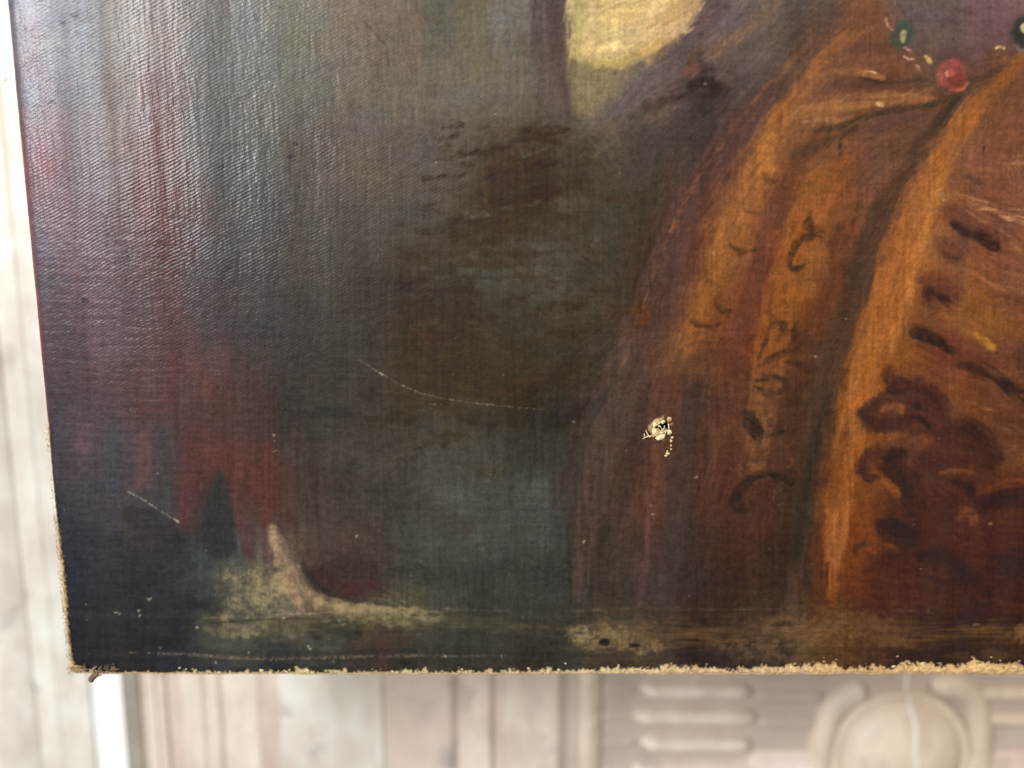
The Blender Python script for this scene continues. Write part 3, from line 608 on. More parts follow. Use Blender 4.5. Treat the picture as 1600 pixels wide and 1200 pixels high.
# --- the hand of the painter: drag everything along the direction of the brush
FLOW = [(100, 100, 90), (250, 250, 90), (400, 150, 88), (600, 100, 80), (750, 60, 85), (870, 60, 90), (960, 30, -25), (1050, 110, -45), (1180, 50, -40), (250, 420, 85), (450, 420, 95), (600, 450, -20), (750, 320, -20), (800, 250, -25), (850, 440, 25), (950, 330, 60), (700, 580, 15), (880, 580, -30), (120, 480, 0), (150, 620, 4), (130, 800, 3), (250, 900, 4), (200, 1000, 0), (320, 720, 92), (390, 780, 95), (440, 900, 70), (560, 920, 15), (650, 750, 80), (760, 850, 90), (600, 650, 10), (850, 720, 95),
        (700, 1000, 2), (1000, 1000, 2), (1300, 1000, 2), (1550, 1000, 2), (450, 1000, 5), (1220, 170, 125), (1160, 290, 115), (1060, 330, 117), (1060, 480, 108), (1110, 430, 110), (960, 640, 104), (920, 830, 93), (1040, 760, 98), (1080, 640, 102), (1060, 880, 93), (1240, 300, 115), (1190, 440, 105), (1180, 600, 98), (1160, 760, 93), (1150, 880, 92), (1290, 420, 112), (1250, 620, 100), (1250, 820, 93), (1400, 300, 118), (1430, 390, 110), (1370, 540, 105), (1330, 680, 97), (1310, 850, 92), (1490, 190, 128), (1560, 110, 140),
        (1300, 90, -52), (1260, 170, -65), (1350, 125, 5), (1370, 160, -8), (1440, 60, 60), (1520, 60, 20), (1330, 230, -35), (1400, 210, -25), (1560, 230, 100), (1600, 180, 110), (1540, 320, 15), (1600, 360, 18), (1520, 380, 28), (1540, 470, 24), (1460, 530, 28), (1560, 570, 28), (1450, 630, 15), (1400, 660, 0), (1540, 660, 40), (1590, 740, 10), (1370, 730, 70), (1420, 770, 60), (1500, 720, 15), (1480, 830, 15), (1390, 840, 30), (1560, 860, 5), (1430, 900, 5)]


def flow_field(st=10):
    xs = np.arange(X0, X1 + st, st, dtype=np.float32)
    ys = np.arange(Y0, Y1 + st, st, dtype=np.float32)
    ax, ay = np.meshgrid(np.clip(xs, 0, 1620), np.clip(ys, 0, 1080))
    c = np.zeros(ax.shape, np.float32)
    s_ = np.zeros(ax.shape, np.float32)
    for (x, y, a) in FLOW:
        w = np.exp(-((ax - x) ** 2 + (ay - y) ** 2) / (2 * 42.0 ** 2)) + 1e-4 * np.exp(-((ax - x) ** 2 + (ay - y) ** 2) / (2 * 140.0 ** 2)) + 1e-9
        c += w * math.cos(2 * R(a))
        s_ += w * math.sin(2 * R(a))
    ang = .5 * np.arctan2(s_, c)
    yi = np.minimum(np.arange(PH) // st, ang.shape[0] - 1)
    xi = np.minimum(np.arange(PW) // st, ang.shape[1] - 1)
    ang = ang[yi][:, xi] + .5 * N_edge2
    return np.cos(ang), np.sin(ang)


FX, FY = flow_field()
GX = np.arange(PW, dtype=np.float32)[None, :] + np.zeros((PH, 1), np.float32)
GY = np.arange(PH, dtype=np.float32)[:, None] + np.zeros((1, PW), np.float32)


def gather(A, x, y):
    return A[np.clip(y, 0, PH - 1).astype(np.int32), np.clip(x, 0, PW - 1).astype(np.int32)]


white = np.random.default_rng(91).random((PH, PW), dtype=np.float32) - .5
white = .5 * white + vnoise(2.5, 2.5, 92) + .7 * vnoise(6, 6, 93)
STREAK = np.zeros((PH, PW), np.float32)
for t in range(-20, 21, 2):
    STREAK += gather(white, GX + FX * t + .5, GY + FY * t + .5)
STREAK /= STREAK.std()
drag = np.zeros_like(PIC)
for t, w in ((-4, .2), (0, .5), (4, .3)):
    drag += w * gather(PIC, GX - FY * STREAK * 1.4 + FX * t * (1 + STREAK) + .5, GY + FX * STREAK * 1.4 + FY * t * (1 + STREAK) + .5)
on_robe = np.clip((GX + X0 - 860) / 120, 0, 1)
PIC = drag * (1 + STREAK * (.018 + .012 * on_robe))[..., None]
HGT += STREAK * (.12 + .22 * on_robe)


def rub(x, y, rx, ry, col, k=.7):
    """paint rubbed through to the ground on the tops of the threads"""
    win = window(x - rx, y - ry, x + rx, y + ry)
    xa, ya, xb, yb = win
    gx_ = np.arange(xa, xb, dtype=np.float32)[None, :] + X0
    gy_ = np.arange(ya, yb, dtype=np.float32)[:, None] + Y0
    sl = (slice(ya, yb), slice(xa, xb))
    e = 1 - ((gx_ - x) / rx) ** 2 - ((gy_ - y) / ry) ** 2
    m = np.clip(e + 1.1 * N_dab[sl] + .9 * N_edge[sl] + .5 * N_pix[sl] - .18, 0, 1) * np.clip(e * 2.5, 0, 1)
    lay(win, m * k * .85, col, -.2)


# brocade scrolls
INK = (72, 52, 31)
for (p, w, a) in [
        ([(1138, 372), (1143, 386), (1158, 394), (1178, 390)], (2, 4, 4, 2), .85), ([(1120, 462), (1118, 476), (1128, 487), (1144, 484)], (2, 4, 4, 2), .7), ([(1190, 268), (1200, 282), (1214, 284)], (2, 4, 2), .5), ([(1078, 498), (1092, 508), (1112, 510), (1128, 504)], (2, 4, 4, 2), .75), ([(1072, 540), (1090, 535), (1112, 534)], 2.5, .45),
        ([(1267, 330), (1262, 348), (1272, 360), (1298, 361)], (3, 6, 5, 2), .9), ([(1298, 360), (1325, 352), (1345, 335)], 3, .5), ([(1287, 372), (1268, 369), (1250, 378), (1237, 398), (1235, 414), (1246, 418), (1264, 410)], (2, 4, 6, 7, 6, 5, 2), .95),
        ([(1300, 392), (1296, 410), (1302, 418), (1318, 415)], 6, .4), ([(1184, 562), (1190, 545), (1197, 528), (1203, 508), (1214, 503), (1223, 510), (1224, 521), (1214, 531)], (2, 3, 3, 3, 4, 6, 6, 3), .9), ([(1248, 497), (1240, 515), (1238, 534), (1214, 556), (1184, 572)], (2, 4, 4, 5, 2), .85), ([(1264, 522), (1246, 543), (1220, 552), (1196, 560)], (2, 4, 4, 2), .7),
        ([(1226, 566), (1244, 567), (1260, 579), (1276, 573)], (2, 5, 6, 2), .95), ([(1180, 594), (1206, 589), (1228, 596), (1222, 610), (1200, 615), (1180, 604)], (2, 4, 4, 4, 4, 2), .85), ([(1160, 318), (1166, 330), (1184, 334)], 3, .4), ([(1100, 420), (1108, 440), (1124, 446)], 3, .35),
        ([(1164, 650), (1172, 660), (1182, 676), (1188, 686)], (9, 13, 11, 5), .9), ([(1192, 684), (1206, 680), (1224, 674)], 3, .7), ([(1166, 720), (1190, 718), (1212, 722)], 2.5, .4), ([(1236, 758), (1218, 746), (1194, 742), (1166, 754), (1151, 772), (1153, 792), (1168, 798)], (3, 4, 5, 7, 10, 10, 5), .95), ([(1172, 783), (1176, 790), (1186, 788)], 3, .6),
        ([(1205, 780), (1214, 800), (1212, 815)], 3, .6), ([(1335, 862), (1348, 852), (1362, 850)], 4, .5), ([(1330, 900), (1345, 908), (1372, 906)], 3, .5), ([(1170, 840), (1190, 850), (1205, 870)], 4, .4)]:
    stroke(p, w, (52, 45, 33) if p[0][1] > 640 else INK, a * .8, 6.5, 6, 'd', .8, .15)
# ruffle: dark scallops and warm lights over the leaf masses
for (p, w, c, a) in [
        ([(1384, 592), (1388, 606), (1402, 612), (1420, 610)], (3, 5, 5, 3), (62, 44, 37), .7), ([(1424, 606), (1446, 612), (1462, 626), (1470, 642)], (3, 5, 6, 4), (60, 43, 36), .7), ([(1428, 634), (1440, 640), (1448, 640)], (3, 5, 3), (54, 40, 34), .75), ([(1350, 640), (1352, 652), (1366, 664), (1390, 668), (1412, 664)], (3, 5, 5, 4, 3), (64, 45, 38), .65), ([(1428, 650), (1442, 656), (1452, 664)], (4, 6, 4), (48, 38, 30), .85),
        ([(1378, 640), (1396, 634), (1410, 640)], (3, 6, 4), (140, 84, 46), .75), ([(1372, 680), (1400, 682), (1420, 676)], (4, 6, 3), (138, 84, 42), .6), ([(1420, 690), (1440, 684), (1462, 692)], (4, 7, 4), (118, 72, 46), .6), ([(1350, 722), (1348, 738), (1360, 748), (1374, 746)], (3, 5, 5, 3), (62, 44, 36), .65), ([(1376, 752), (1394, 760), (1404, 776)], (4, 7, 5), (142, 84, 38), .65), ([(1386, 720), (1394, 708), (1410, 708), (1418, 716)], (4, 7, 8, 5), (52, 41, 34), .8),
        ([(1404, 740), (1414, 760), (1424, 776)], (6, 9, 6), (52, 41, 34), .7), ([(1492, 676), (1512, 670), (1536, 684), (1548, 706)], (4, 7, 7, 4), (64, 45, 37), .65), ([(1480, 700), (1500, 694), (1518, 702)], (3, 6, 4), (70, 48, 38), .55), ([(1470, 740), (1500, 734), (1524, 742)], (3, 6, 3), (128, 76, 42), .6), ([(1494, 752), (1512, 760), (1518, 774)], (4, 7, 4), (54, 41, 33), .7), ([(1530, 772), (1560, 758), (1604, 750)], (4, 7, 6), (118, 66, 34), .55), ([(1538, 792), (1556, 780), (1590, 776)], (5, 9, 8), (54, 38, 32), .6),
        ([(1366, 818), (1384, 814), (1408, 822), (1424, 838)], (3, 6, 8, 5), (56, 45, 37), .7), ([(1368, 842), (1384, 852), (1402, 860)], (3, 5, 3), (126, 72, 38), .5), ([(1432, 868), (1462, 866), (1490, 878), (1506, 894)], (4, 8, 9, 5), (54, 43, 34), .6), ([(1498, 806), (1514, 802), (1522, 812)], (4, 6, 4), (124, 74, 44), .65), ([(1545, 870), (1580, 876), (1620, 872)], (5, 8, 8), (58, 43, 35), .5), ([(1440, 900), (1480, 910), (1530, 905)], (4, 7, 4), (56, 42, 32), .5), ([(1340, 866), (1354, 858), (1368, 862)], (3, 4, 3), (140, 82, 40), .5), ([(1330, 886), (1350, 892), (1366, 886)], (2, 4, 2), (72, 46, 28), .6)]:
    stroke(p, w, c, a, 7, 7, 'd', .7, .2)
# --- neckline beads
stroke([(1384, 28), (1388, 40), (1396, 48)], (1.5, 2.5, 2), (192, 158, 118), .9, 2, 2, 'p', .6, .8)
dot(1410, 56, 17, 22, (56, 80, 66), .75, 12, 9, .9)
stroke([(1400, 40), (1412, 34), (1424, 48)], 4, (66, 96, 76), .6, 5, 3)
stroke([(1426, 62), (1430, 50)], 4, (82, 88, 68), .6, 5, 3)
stroke([(1413, 48), (1412, 56), (1411, 66)], (3, 5, 3), (176, 176, 116), .85, 3.5, 2, 'p', .5, 1.0)
for (p, w, c) in [([(1413, 73), (1420, 78), (1424, 79)], 2, (186, 150, 116)), ([(1412, 88), (1420, 92), (1430, 92)], 1.6, (196, 160, 124)), ([(1446, 87), (1451, 93), (1455, 97)], 3.4, (196, 178, 92)), ([(1432, 102), (1438, 108)], 2, (198, 160, 122)), ([(1350, 113), (1360, 113), (1370, 116)], 2.6, (238, 206, 146)), ([(1372, 162), (1378, 164)], 3.2, (222, 184, 118)), ([(1555, 76), (1562, 73), (1570, 76)], 2, (232, 200, 120)), ([(1345, 113), (1380, 122)], 4, (150, 106, 62)), ([(1436, 85), (1440, 95), (1444, 115)], 5, (108, 82, 56))]:
    stroke(p, w, c, .9, 2, 1.5, 'p', .5, .8)
dot(1490, 90, 22, 12, (98, 68, 66), .5, 9, 6)
dot(1489, 118, 25, 24, (166, 84, 72), .88, 10, 8, 1.3)
dot(1496, 124, 15, 13, (136, 66, 54), .8, 8, 5)
stroke([(1466, 112), (1472, 126), (1482, 134)], 3, (184, 104, 84), .6, 4, 3, 'p', .6, .5)
stroke([(1472, 104), (1485, 96), (1500, 100)], 4, (184, 90, 74), .6, 5, 3, 'p', .6, .4)
stroke([(1494, 142), (1506, 138), (1514, 126)], 2.4, (206, 112, 78), .8, 3, 2, 'p', .6, .5)
dot(1480, 116, 3, 5, (232, 180, 138), .9, 3, 2, .8)
dot(1486, 114, 6, 5, (214, 110, 80), .6, 5, 3)
dot(1602, 52, 22, 24, (46, 57, 50), .85, 12, 7, .9)
dot(1600, 44, 5, 8, (206, 208, 136), .95, 2.5, 2, 1)
stroke([(1584, 70), (1594, 78), (1604, 78)], 2.2, (126, 124, 106), .7, 3, 3, 'p', .7, .6)
# beyond the frame to the right: the string of beads goes on
for k, (x, y) in enumerate([(1700, 70), (1790, 30), (1860, -40), (1350, -60), (1320, -150)]):
    dot(x, y, 22, 22, [(52, 78, 62), (170, 70, 56)][k % 2], .9, 5, 4, 1)
    dot(x - 4, y - 4, 4, 6, (226, 214, 140), .9, 3, 2, .8)

# --- damage and wear of the picture surface
stroke([(300, 970), (345, 966), (420, 962), (520, 958), (640, 956), (700, 951)], 1.5, (134, 124, 100), .38, 2.5, 3, 'h', 2.2, 1.0)
stroke([(690, 953), (850, 955), (1000, 952), (1200, 951), (1450, 953)], 1.6, (104, 96, 84), .25, 3, 4, 'h', 2.4, .5)
stroke([(330, 974), (420, 968), (520, 965), (640, 962), (760, 957)], 2.2, (34, 34, 32), .4, 3, 3, 'h', 1.6, -1.0)
stroke([(200, 1020), (300, 1023), (400, 1030), (470, 1029), (560, 1026), (640, 1024), (700, 1025), (790, 1024)], (1, 1.6, 2, 2, 2, 2, 1.4, 1), (112, 96, 82), .42, 2.4, 2, 'p', 2.0, .4)
stroke([(200, 1014), (400, 1022), (640, 1018), (900, 1024), (1300, 1020)], 4, (40, 38, 40), .25, 5, 4, 'h', 1)
for p, w, a in [([(560, 562), (584, 577), (620, 598), (660, 616)], 1.3, .75), ([(655, 614), (700, 624), (760, 632), (800, 636), (850, 640)], 1.0, .6), ([(668, 632), (690, 631)], .9, .6), ([(200, 769), (222, 780), (245, 795), (281, 817)], 1.5, .95), ([(1000, 942), (994, 960), (988, 980)], .9, .4), ([(572, 370), (590, 385), (600, 394)], .8, .5)]:
    stroke(p, w * .55, (160, 152, 132), a * .58, 1.6, 1.0, 'p', 1.3, -.5, False)
CHIPS = [(181, 958, 4, 2), (186, 960, 2, 2), (216, 954, 1.5, 1.5), (217, 962, 2.5, 2), (233, 936, 4, 1.5), (249, 1012, 5, 2), (338, 1035, 3, 2), (308, 980, 3, 3), (387, 1020, 4, 4), (445, 964, 4, 3), (508, 971, 7, 1.4), (531, 971, 4, 3), (536, 976, 4, 2), (514, 1000, 4, 2), (546, 993, 3, 1), (484, 1013, 4, 4), (481, 1009, 2, 2), (519, 1034, 2.5, 2), (445, 1016, 2.5, 2), (427, 680, 1.5, 3), (428, 688, 1.5, 2), (428, 705, 2, 1), (557, 838, 2.2, 3), (1452, 956, 4, 2.5), (1017, 790, 2.4, 2), (1020, 804, 1.5, 2), (1022, 812, 1, 3), (695, 1024, 4, 2.5), (785, 1026, 2, 2), (1268, 556, 2.5, 2.5), (1274, 556, 2.5, 2.5), (1322, 498, 2.5, 2.5), (1101, 131, 1.4, 1.4), (258, 343, 3, 3), (1115, 395, 2, 2), (1547, 818, 4, 1.5), (681, 253, 2, 1.4), (1088, 425, 3, 2.4), (897, 659, 2, 2), (1525, 976, 8, 2), (1087, 745, 2, 3), (912, 846, 1.5, 3), (1471, 303, 4, 2), (1475, 312, 3, 2)]
for (x, y, rx, ry) in CHIPS:
    dot(x, y, rx * .62, ry * .55, (176, 160, 128), .55, 1.8, 4.5, -.6)
for i in range(240):                                   # dust specks and pinhead losses
    x = 70 + 1560 * rng.random()
    y = 1040 * rng.random()
    r = .5 + .8 * rng.random() ** 3
    dot(x, y, r, r, [(190, 182, 160), (150, 146, 134), (30, 26, 22)][i % 3], .25 + .3 * rng.random(), 1.4, .6, .3)
for (x, y, r) in [(116, 25, 5), (98, 36, 4), (82, 160, 5), (280, 13, 4), (121, 52, 3), (346, 262, 5), (358, 420, 6), (131, 470, 6), (296, 172, 3), (462, 226, 4), (455, 245, 5), (404, 90, 2.5), (657, 701, 3), (724, 517, 2.6)]:
    dot(x, y, r, r * .7, (40, 36, 36), .75, 3, 4, -.6)
for (x, y) in [(430, 10), (440, 260), (455, 250)]:
    stroke([(x, y), (x + 12, y + 3)], 2, (60, 52, 48), .5, 2, 2)
stroke([(570, 35), (585, 50), (595, 62), (604, 72), (606, 90), (608, 105)], 1.6, (64, 54, 48), .6, 2, 2, 'p', .8, -.8)
# rubbed patches over the lower bar, with a nail hole in each of two
stroke([(870, 985), (1000, 992), (1150, 990), (1300, 982), (1450, 992), (1600, 988)], (10, 18, 20, 22, 18, 20), (112, 84, 46), .45, 20, 14, 'h', 1.2)
stroke([(330, 985), (480, 975), (620, 965), (740, 972), (860, 985)], (12, 14, 12, 14, 10), (84, 78, 58), .35, 16, 12, 'h', 1.2)
for (x, y, rx, ry, c, k) in [(945, 998, 62, 26, (146, 118, 68), .55), (905, 990, 30, 16, (150, 128, 78), .6), (1012, 1012, 46, 15, (140, 116, 68), .8), (1270, 985, 90, 34, (132, 108, 66), .6), (1330, 968, 70, 18, (110, 88, 56), .6), (1175, 1014, 70, 24, (118, 96, 66), .6), (600, 958, 95, 24, (136, 120, 80), .6), (1594, 990, 26, 22, (132, 106, 62), .8), (1390, 995, 60, 20, (108, 84, 54), .5), (370, 985, 56, 16, (128, 120, 88), .6), (400, 930, 70, 46, (138, 128, 92), .6), (1300, 1030, 120, 16, (120, 90, 58), .5), (1530, 1025, 70, 12, (110, 84, 58), .4)]:
    rub(x, y, rx, ry, c, k)
dot(945, 1004, 8, 5, (34, 26, 18), .85, 4, 3, -3)
dot(993, 1009, 9, 4, (44, 32, 22), .9, 4, 3, -2.5)

# brush marks everywhere: streaks along the stroke, fine pigment grain
gxr = np.clip((np.arange(PW)[None, :] + X0 - 850) / 500.0, 0, 1)
PIC *= (1 + .10 * N_vert + .06 * N_horz + .10 * N_dab + .16 * N_pix)[..., None]
PIC *= (1 + .10 * N_big)[..., None]
PIC[..., 0] *= 1 + .05 * np.roll(N_edge2, 211, 0)
PIC[..., 2] *= 1 - .08 * np.roll(N_edge2, 211, 0)
HGT += (.35 * N_dab + .25 * N_edge) + .5 * gxr * np.roll(N_dab, 77, 1)

# --- bare ground along the two cut edges
gx = np.arange(PW, dtype=np.float32) + X0
gy = np.arange(PH, dtype=np.float32) + Y0
BOT = np.interp(gx, [-20, 107, 1600, 2020], [1053.5, 1053.5, 1050.5, 1049.5])      # lower edge of the cloth
need = np.interp(gx, [107, 150, 185, 262, 275, 300, 325, 345, 352, 400, 412, 425, 460, 470, 500, 590, 605, 640, 690, 700, 740, 790, 815, 840, 862, 880, 930, 960, 980, 1010, 1100, 1200, 1230, 1310, 1340, 1370, 1400, 1440, 1480, 1540, 1600],
                 [9, 6, 1, 1, 3, 5, 7, 6, 4, 6, 6, 3, 10, 8, 4, 2, 5, 8, 6, 8, 9, 5, 5, 9, 6, 7, 4, 7, 5, 11, 10, 12, 16, 14, 7, 13, 10, 16, 11, 17, 16])
need = need * np.interp(gx, [0, 780, 1000, 1200], [.55, .6, .68, .72]) * (1 + 0.9 * vnoise(22, 9999, 57)[0] + .9 * vnoise(60, 9999, 58)[0])
need = np.maximum(need, .6)
rag1 = vnoise(9, 9, 51)
rag2 = vnoise(3.2, 3.2, 52)
dist_b = BOT[None, :] - gy[:, None] + rag1 * 9 + rag2 * 12
RAW = np.clip((need[None, :] - dist_b) / 1.6 + .5, 0, 1)
# left edge: thin fold line above, torn wedge of threads below
LE = np.interp(gy, [-420, 0, 1053, 1090], [-31, 8, 107, 110])
needl = np.interp(gy, [0, 200, 260, 300, 640, 660, 690, 715, 790, 830, 880, 960, 1000, 1030, 1053], [2.0, 2.2, 2.5, 1.6, 1.6, 3.5, 3.0, 1.8, 2.5, 5, 8, 7.5, 5, 9, 16])
dist_l = gx[None, :] - LE[:, None] + rag1 * 2.0 + rag2 * (2 + needl[:, None] * .7)
RAWL = np.clip((needl[:, None] - dist_l) / 1.5 + .5, 0, 1)
# madder showing where the fold has rubbed
red = np.clip(1 - (dist_l - 3) / 8, 0, 1) * np.interp(gy, [200, 260, 420, 600, 700], [0, .8, .9, .5, 0])[:, None] * np.clip(.6 + 1.5 * rag2, 0, 1)
PIC = PIC * (1 - red[..., None]) + np.array((176, 84, 84), np.float32) * red[..., None]
warm = np.interp(gx, [100, 400, 900, 1600], [0, .35, .8, 1.0])[None, :, None]
gcol = (np.array((206, 184, 140), np.float32) * (1 - warm) + np.array((240, 214, 138), np.float32) * warm) * (1 + .28 * rag2 + .16 * rag1)[..., None]
PIC = PIC * (1 - RAW[..., None]) + gcol * RAW[..., None]
lcol = np.array((196, 160, 104), np.float32) * (1 + .8 * rag2 + .3 * rag1)[..., None]
PIC = PIC * (1 - RAWL[..., None]) + lcol * RAWL[..., None]
# dark torn lip of paint just above the bare ground
lip = np.clip(1 - np.abs(dist_b - need[None, :] - 3.0) / 3.0, 0, 1) * np.clip(.5 + 2 * np.roll(rag1, 40, 1), 0, 1)
PIC = PIC * (1 - .55 * lip[..., None]) + np.array((30, 22, 18), np.float32) * .55 * lip[..., None]
HGT += 2.2 * np.clip(1 - np.abs(dist_b - need[None, :] - 2) / 4, 0, 1) * (1 - RAW)
HGT += RAW * (rag2 * 7 + rag1 * 5 + 1.0) + RAWL * (rag2 * 4)
RAWM = np.maximum(RAW, RAWL)
# puncture: ragged bare ground around it
tx, ty = 1032, 668
d = np.hypot((gx[None, :] - tx) / 17, (gy[:, None] - ty) / 15) + rag1 * .75 + rag2 * .45
tear = np.clip((1 - d) / .12, 0, 1)
PIC = PIC * (1 - tear[..., None]) + (np.array((214, 184, 112), np.float32) * (1 + .6 * rag2)[..., None]) * tear[..., None]
HGT += tear * (rag2 * 5 + 1.5)
RAWM = np.maximum(RAWM, tear)
HOLE = np.hypot((gx[None, :] - 1035) / 11.5, (gy[:, None] - 663) / 8.5) + rag2 * .9 < .92
HOLE |= np.hypot((gx[None, :] - 945) / 2.6, (gy[:, None] - 1004) / 1.7) < 1

# where the weave shows through the paint
WEAVE = np.interp(gx, [0, 120, 420, 700, 850, 1100, 2020], [.9, 1.4, .72, .42, .25, .15, .15])[None, :] * np.ones((PH, 1), np.float32)
WEAVE *= np.interp(gy, [-420, 300, 450, 560, 680, 1060], [1, 1, .8, .5, .22, .15])[:, None]
WEAVE *= .31 * (1 + .45 * N_edge2)
WEAVE *= 1 - .65 * np.interp(gx, [0, 60, 330, 480], [1, 1, .6, 0])[None, :] * np.interp(gy, [330, 480], [0, 1])[:, None]
# thick horizontal brushing in the lower left corner
low = np.interp(gx, [0, 250, 480], [1, .8, 0])[None, :] * np.interp(gy, [380, 560, 1060], [0, 1, 1])[:, None]
HGT += low * N_horz * .6 + .6 * N_vert * np.interp(gx, [400, 600, 900, 1200], [.2, 1, 1, .6])[None, :]

# the measured tones include the even sheen of the varnish: take it off to get the pigment itself
murk = (np.interp(gx, [0, 380, 560, 840, 960], [.06, .10, .30, .30, .16]))[None, :, None]          # brown old varnish over the background
murk = murk + .16 * (np.clip((gy - 560) / 90, 0, 1)[:, None] * np.clip((900 - gx) / 60, 0, 1)[None, :])[..., None]
PIC = PIC * (1 - murk) + murk * (PIC @ np.array((.3, .59, .11), np.float32))[..., None] * np.array((1.05, 1.0, .92), np.float32)
robe = (np.clip((gx - 960) / 120, 0, 1)[None, :] * np.clip((gy + 40) / 60, 0, 1)[:, None])[..., None]
PIC *= 1 - robe * np.array((.09, .155, .13), np.float32)
PIC[..., 2] *= (1 - .05 * np.clip((960 - gx) / 200, 0, 1) * np.clip((gx - 250) / 200, 0, 1))[None, :]
dull = (.26 * np.clip((gx - 860) / 60, 0, 1) * np.clip((1290 - gx) / 80, 0, 1))[None, :, None] * np.clip((gy - 540) / 90, 0, 1)[:, None, None]
PIC = PIC * (1 - dull) + dull * (PIC @ np.array((.3, .59, .11), np.float32))[..., None] * np.array((1.06, 1.0, .94), np.float32)
LINPIC = np.maximum(lin(np.clip(PIC, 3, 250)) * 0.95 - 0.012, lin(np.clip(PIC * 0.42 + 2, 3, 250))).astype(np.float32)

# ------------------------------------------------------------------ painting: cloth, folded edge, bars
painting = bpy.data.objects.new('painting', None)
COL.objects.link(painting)
XL = -0.1837
ZB = ZO + photo_to(850, 1053).z - ZO
painting.location = (XL, 0, ZB)
painting['label'] = 'unframed old oil painting of an orange brocade robe with frayed edges and a puncture'
painting['category'] = 'painting'
PX0, PZ0 = XL, ZB


def build_canvas():
    step = 0.00040
    xs = np.concatenate([np.arange(XL, 0.215, step), np.arange(0.215, 0.300, 0.0016)])
    zs = np.concatenate([np.arange(ZB, ZO + 0.144, step), np.arange(ZO + 0.144, ZO + 0.225, 0.0016)])
    nx, nz = len(xs), len(zs)
    Xg, Zg = np.meshgrid(xs, zs)
    # the cut edges are not ruler-straight
    el = np.interp(zs, np.linspace(ZB, zs[-1], 60), rng.normal(0, .00016, 60))[:, None]
    eb = np.interp(xs, np.linspace(XL, xs[-1], 90), rng.normal(0, .00022, 90))[None, :]
    Xg = Xg + el * np.exp(-(Xg - XL) / .004)
    Zg = Zg + eb * np.exp(-(Zg - ZB) / .004)
    U, V = plane_to_photo(Xg, Zg)
    px = np.clip(U - X0, 0, PW - 1.01)
    py = np.clip(V - Y0, 0, PH - 1.01)

    def samp(A):
        xi = px.astype(int)
        yi = py.astype(int)
        fx = px - xi
        fy = py - yi
        if A.ndim == 3:
            fx, fy = fx[..., None], fy[..., None]
        return (A[yi, xi] * (1 - fx) + A[yi, xi + 1] * fx) * (1 - fy) + (A[yi + 1, xi] * (1 - fx) + A[yi + 1, xi + 1] * fx) * fy

    col = samp(LINPIC)
    hgt = samp(HGT) * 0.00008
    # slack cloth: slow swells, a ridge where the lower bar presses through, rolled-over edge
    r = np.random.default_rng(3)
    sw = np.zeros_like(Xg)
    for k in range(7):
        a, b, c = r.normal(0, 16), r.normal(0, 16), r.random() * 6.28
        sw += .00010 * np.sin(a * Xg + b * (Zg - ZO) + c)
    dz = Zg - ZB
    bar = .00022 * np.exp(-((dz - .024) / .0022) ** 2) + .00014 * np.exp(-((dz - .0068) / .0012) ** 2)
    roll = -.0011 * np.exp(-(Xg - XL) / .0010) - .0009 * np.exp(-dz / .0010)
    Yg = -(hgt + sw + bar + roll)
    co = np.stack([Xg - PX0, Yg, Zg - PZ0], -1).reshape(-1, 3).astype(np.float32)
    idx = np.arange(nx * nz).reshape(nz, nx)
    q = np.stack([idx[:-1, :-1], idx[:-1, 1:], idx[1:, 1:], idx[1:, :-1]], -1)
    hole = HOLE[py.astype(int), px.astype(int)]
    keep = ~(hole[:-1, :-1] & hole[1:, 1:])
    q = q[keep].reshape(-1, 4)
    me = bpy.data.meshes.new('painted_canvas')
    me.vertices.add(len(co))
    me.vertices.foreach_set('co', co.ravel())
    me.loops.add(q.size)
    me.loops.foreach_set('vertex_index', q.ravel().astype(np.int32))
    me.polygons.add(len(q))
    me.polygons.foreach_set('loop_start', np.arange(0, q.size, 4, dtype=np.int32))
    me.polygons.foreach_set('use_smooth', np.ones(len(q), bool))
    me.update(calc_edges=True)
    a = me.attributes.new('paint', 'FLOAT_COLOR', 'POINT')
    a.data.foreach_set('color', np.concatenate([col, np.ones(col.shape[:2] + (1,), np.float32)], -1).ravel().astype(np.float32))
    a = me.attributes.new('weave', 'FLOAT', 'POINT')
    a.data.foreach_set('value', samp(WEAVE).ravel().astype(np.float32))
    a = me.attributes.new('raw', 'FLOAT', 'POINT')
    a.data.foreach_set('value', samp(RAWM).ravel().astype(np.float32))
    obj('painted_canvas', me, M_paint, painting)
    return xs[-1], zs[-1], Yg[:, 0], Yg[0, :], Xg[:, 0], Zg[0, :], xs, zs


XR, ZT, yl, yb, xl, zb, xs_, zs_ = build_canvas()


def strip(name, A, B, mat):
    """a ribbon of faces between two equally long runs of points (world coordinates)"""
    me = bpy.data.meshes.new(name)
    n = len(A)
    v = [(p[0] - PX0, p[1], p[2] - PZ0) for p in A + B]
    me.from_pydata(v, [], [(i, i + 1, n + i + 1, n + i) for i in range(n - 1)])
    smooth(me)
    o = obj(name, me, mat, painting)
    md = o.modifiers.new('thickness', 'SOLIDIFY')
    md.thickness = .0006
    return o


A = [(xl[i], yl[i], zs_[i]) for i in range(0, len(zs_), 3)]
strip('folded_edge', A, [(p[0] + .0003, .019, p[2]) for p in A], M_linen)
A = [(xs_[i], yb[i], zb[i]) for i in range(0, len(xs_), 3)]
strip('folded_edge', A, [(p[0], .019, p[2] + .0003) for p in A], M_linen)


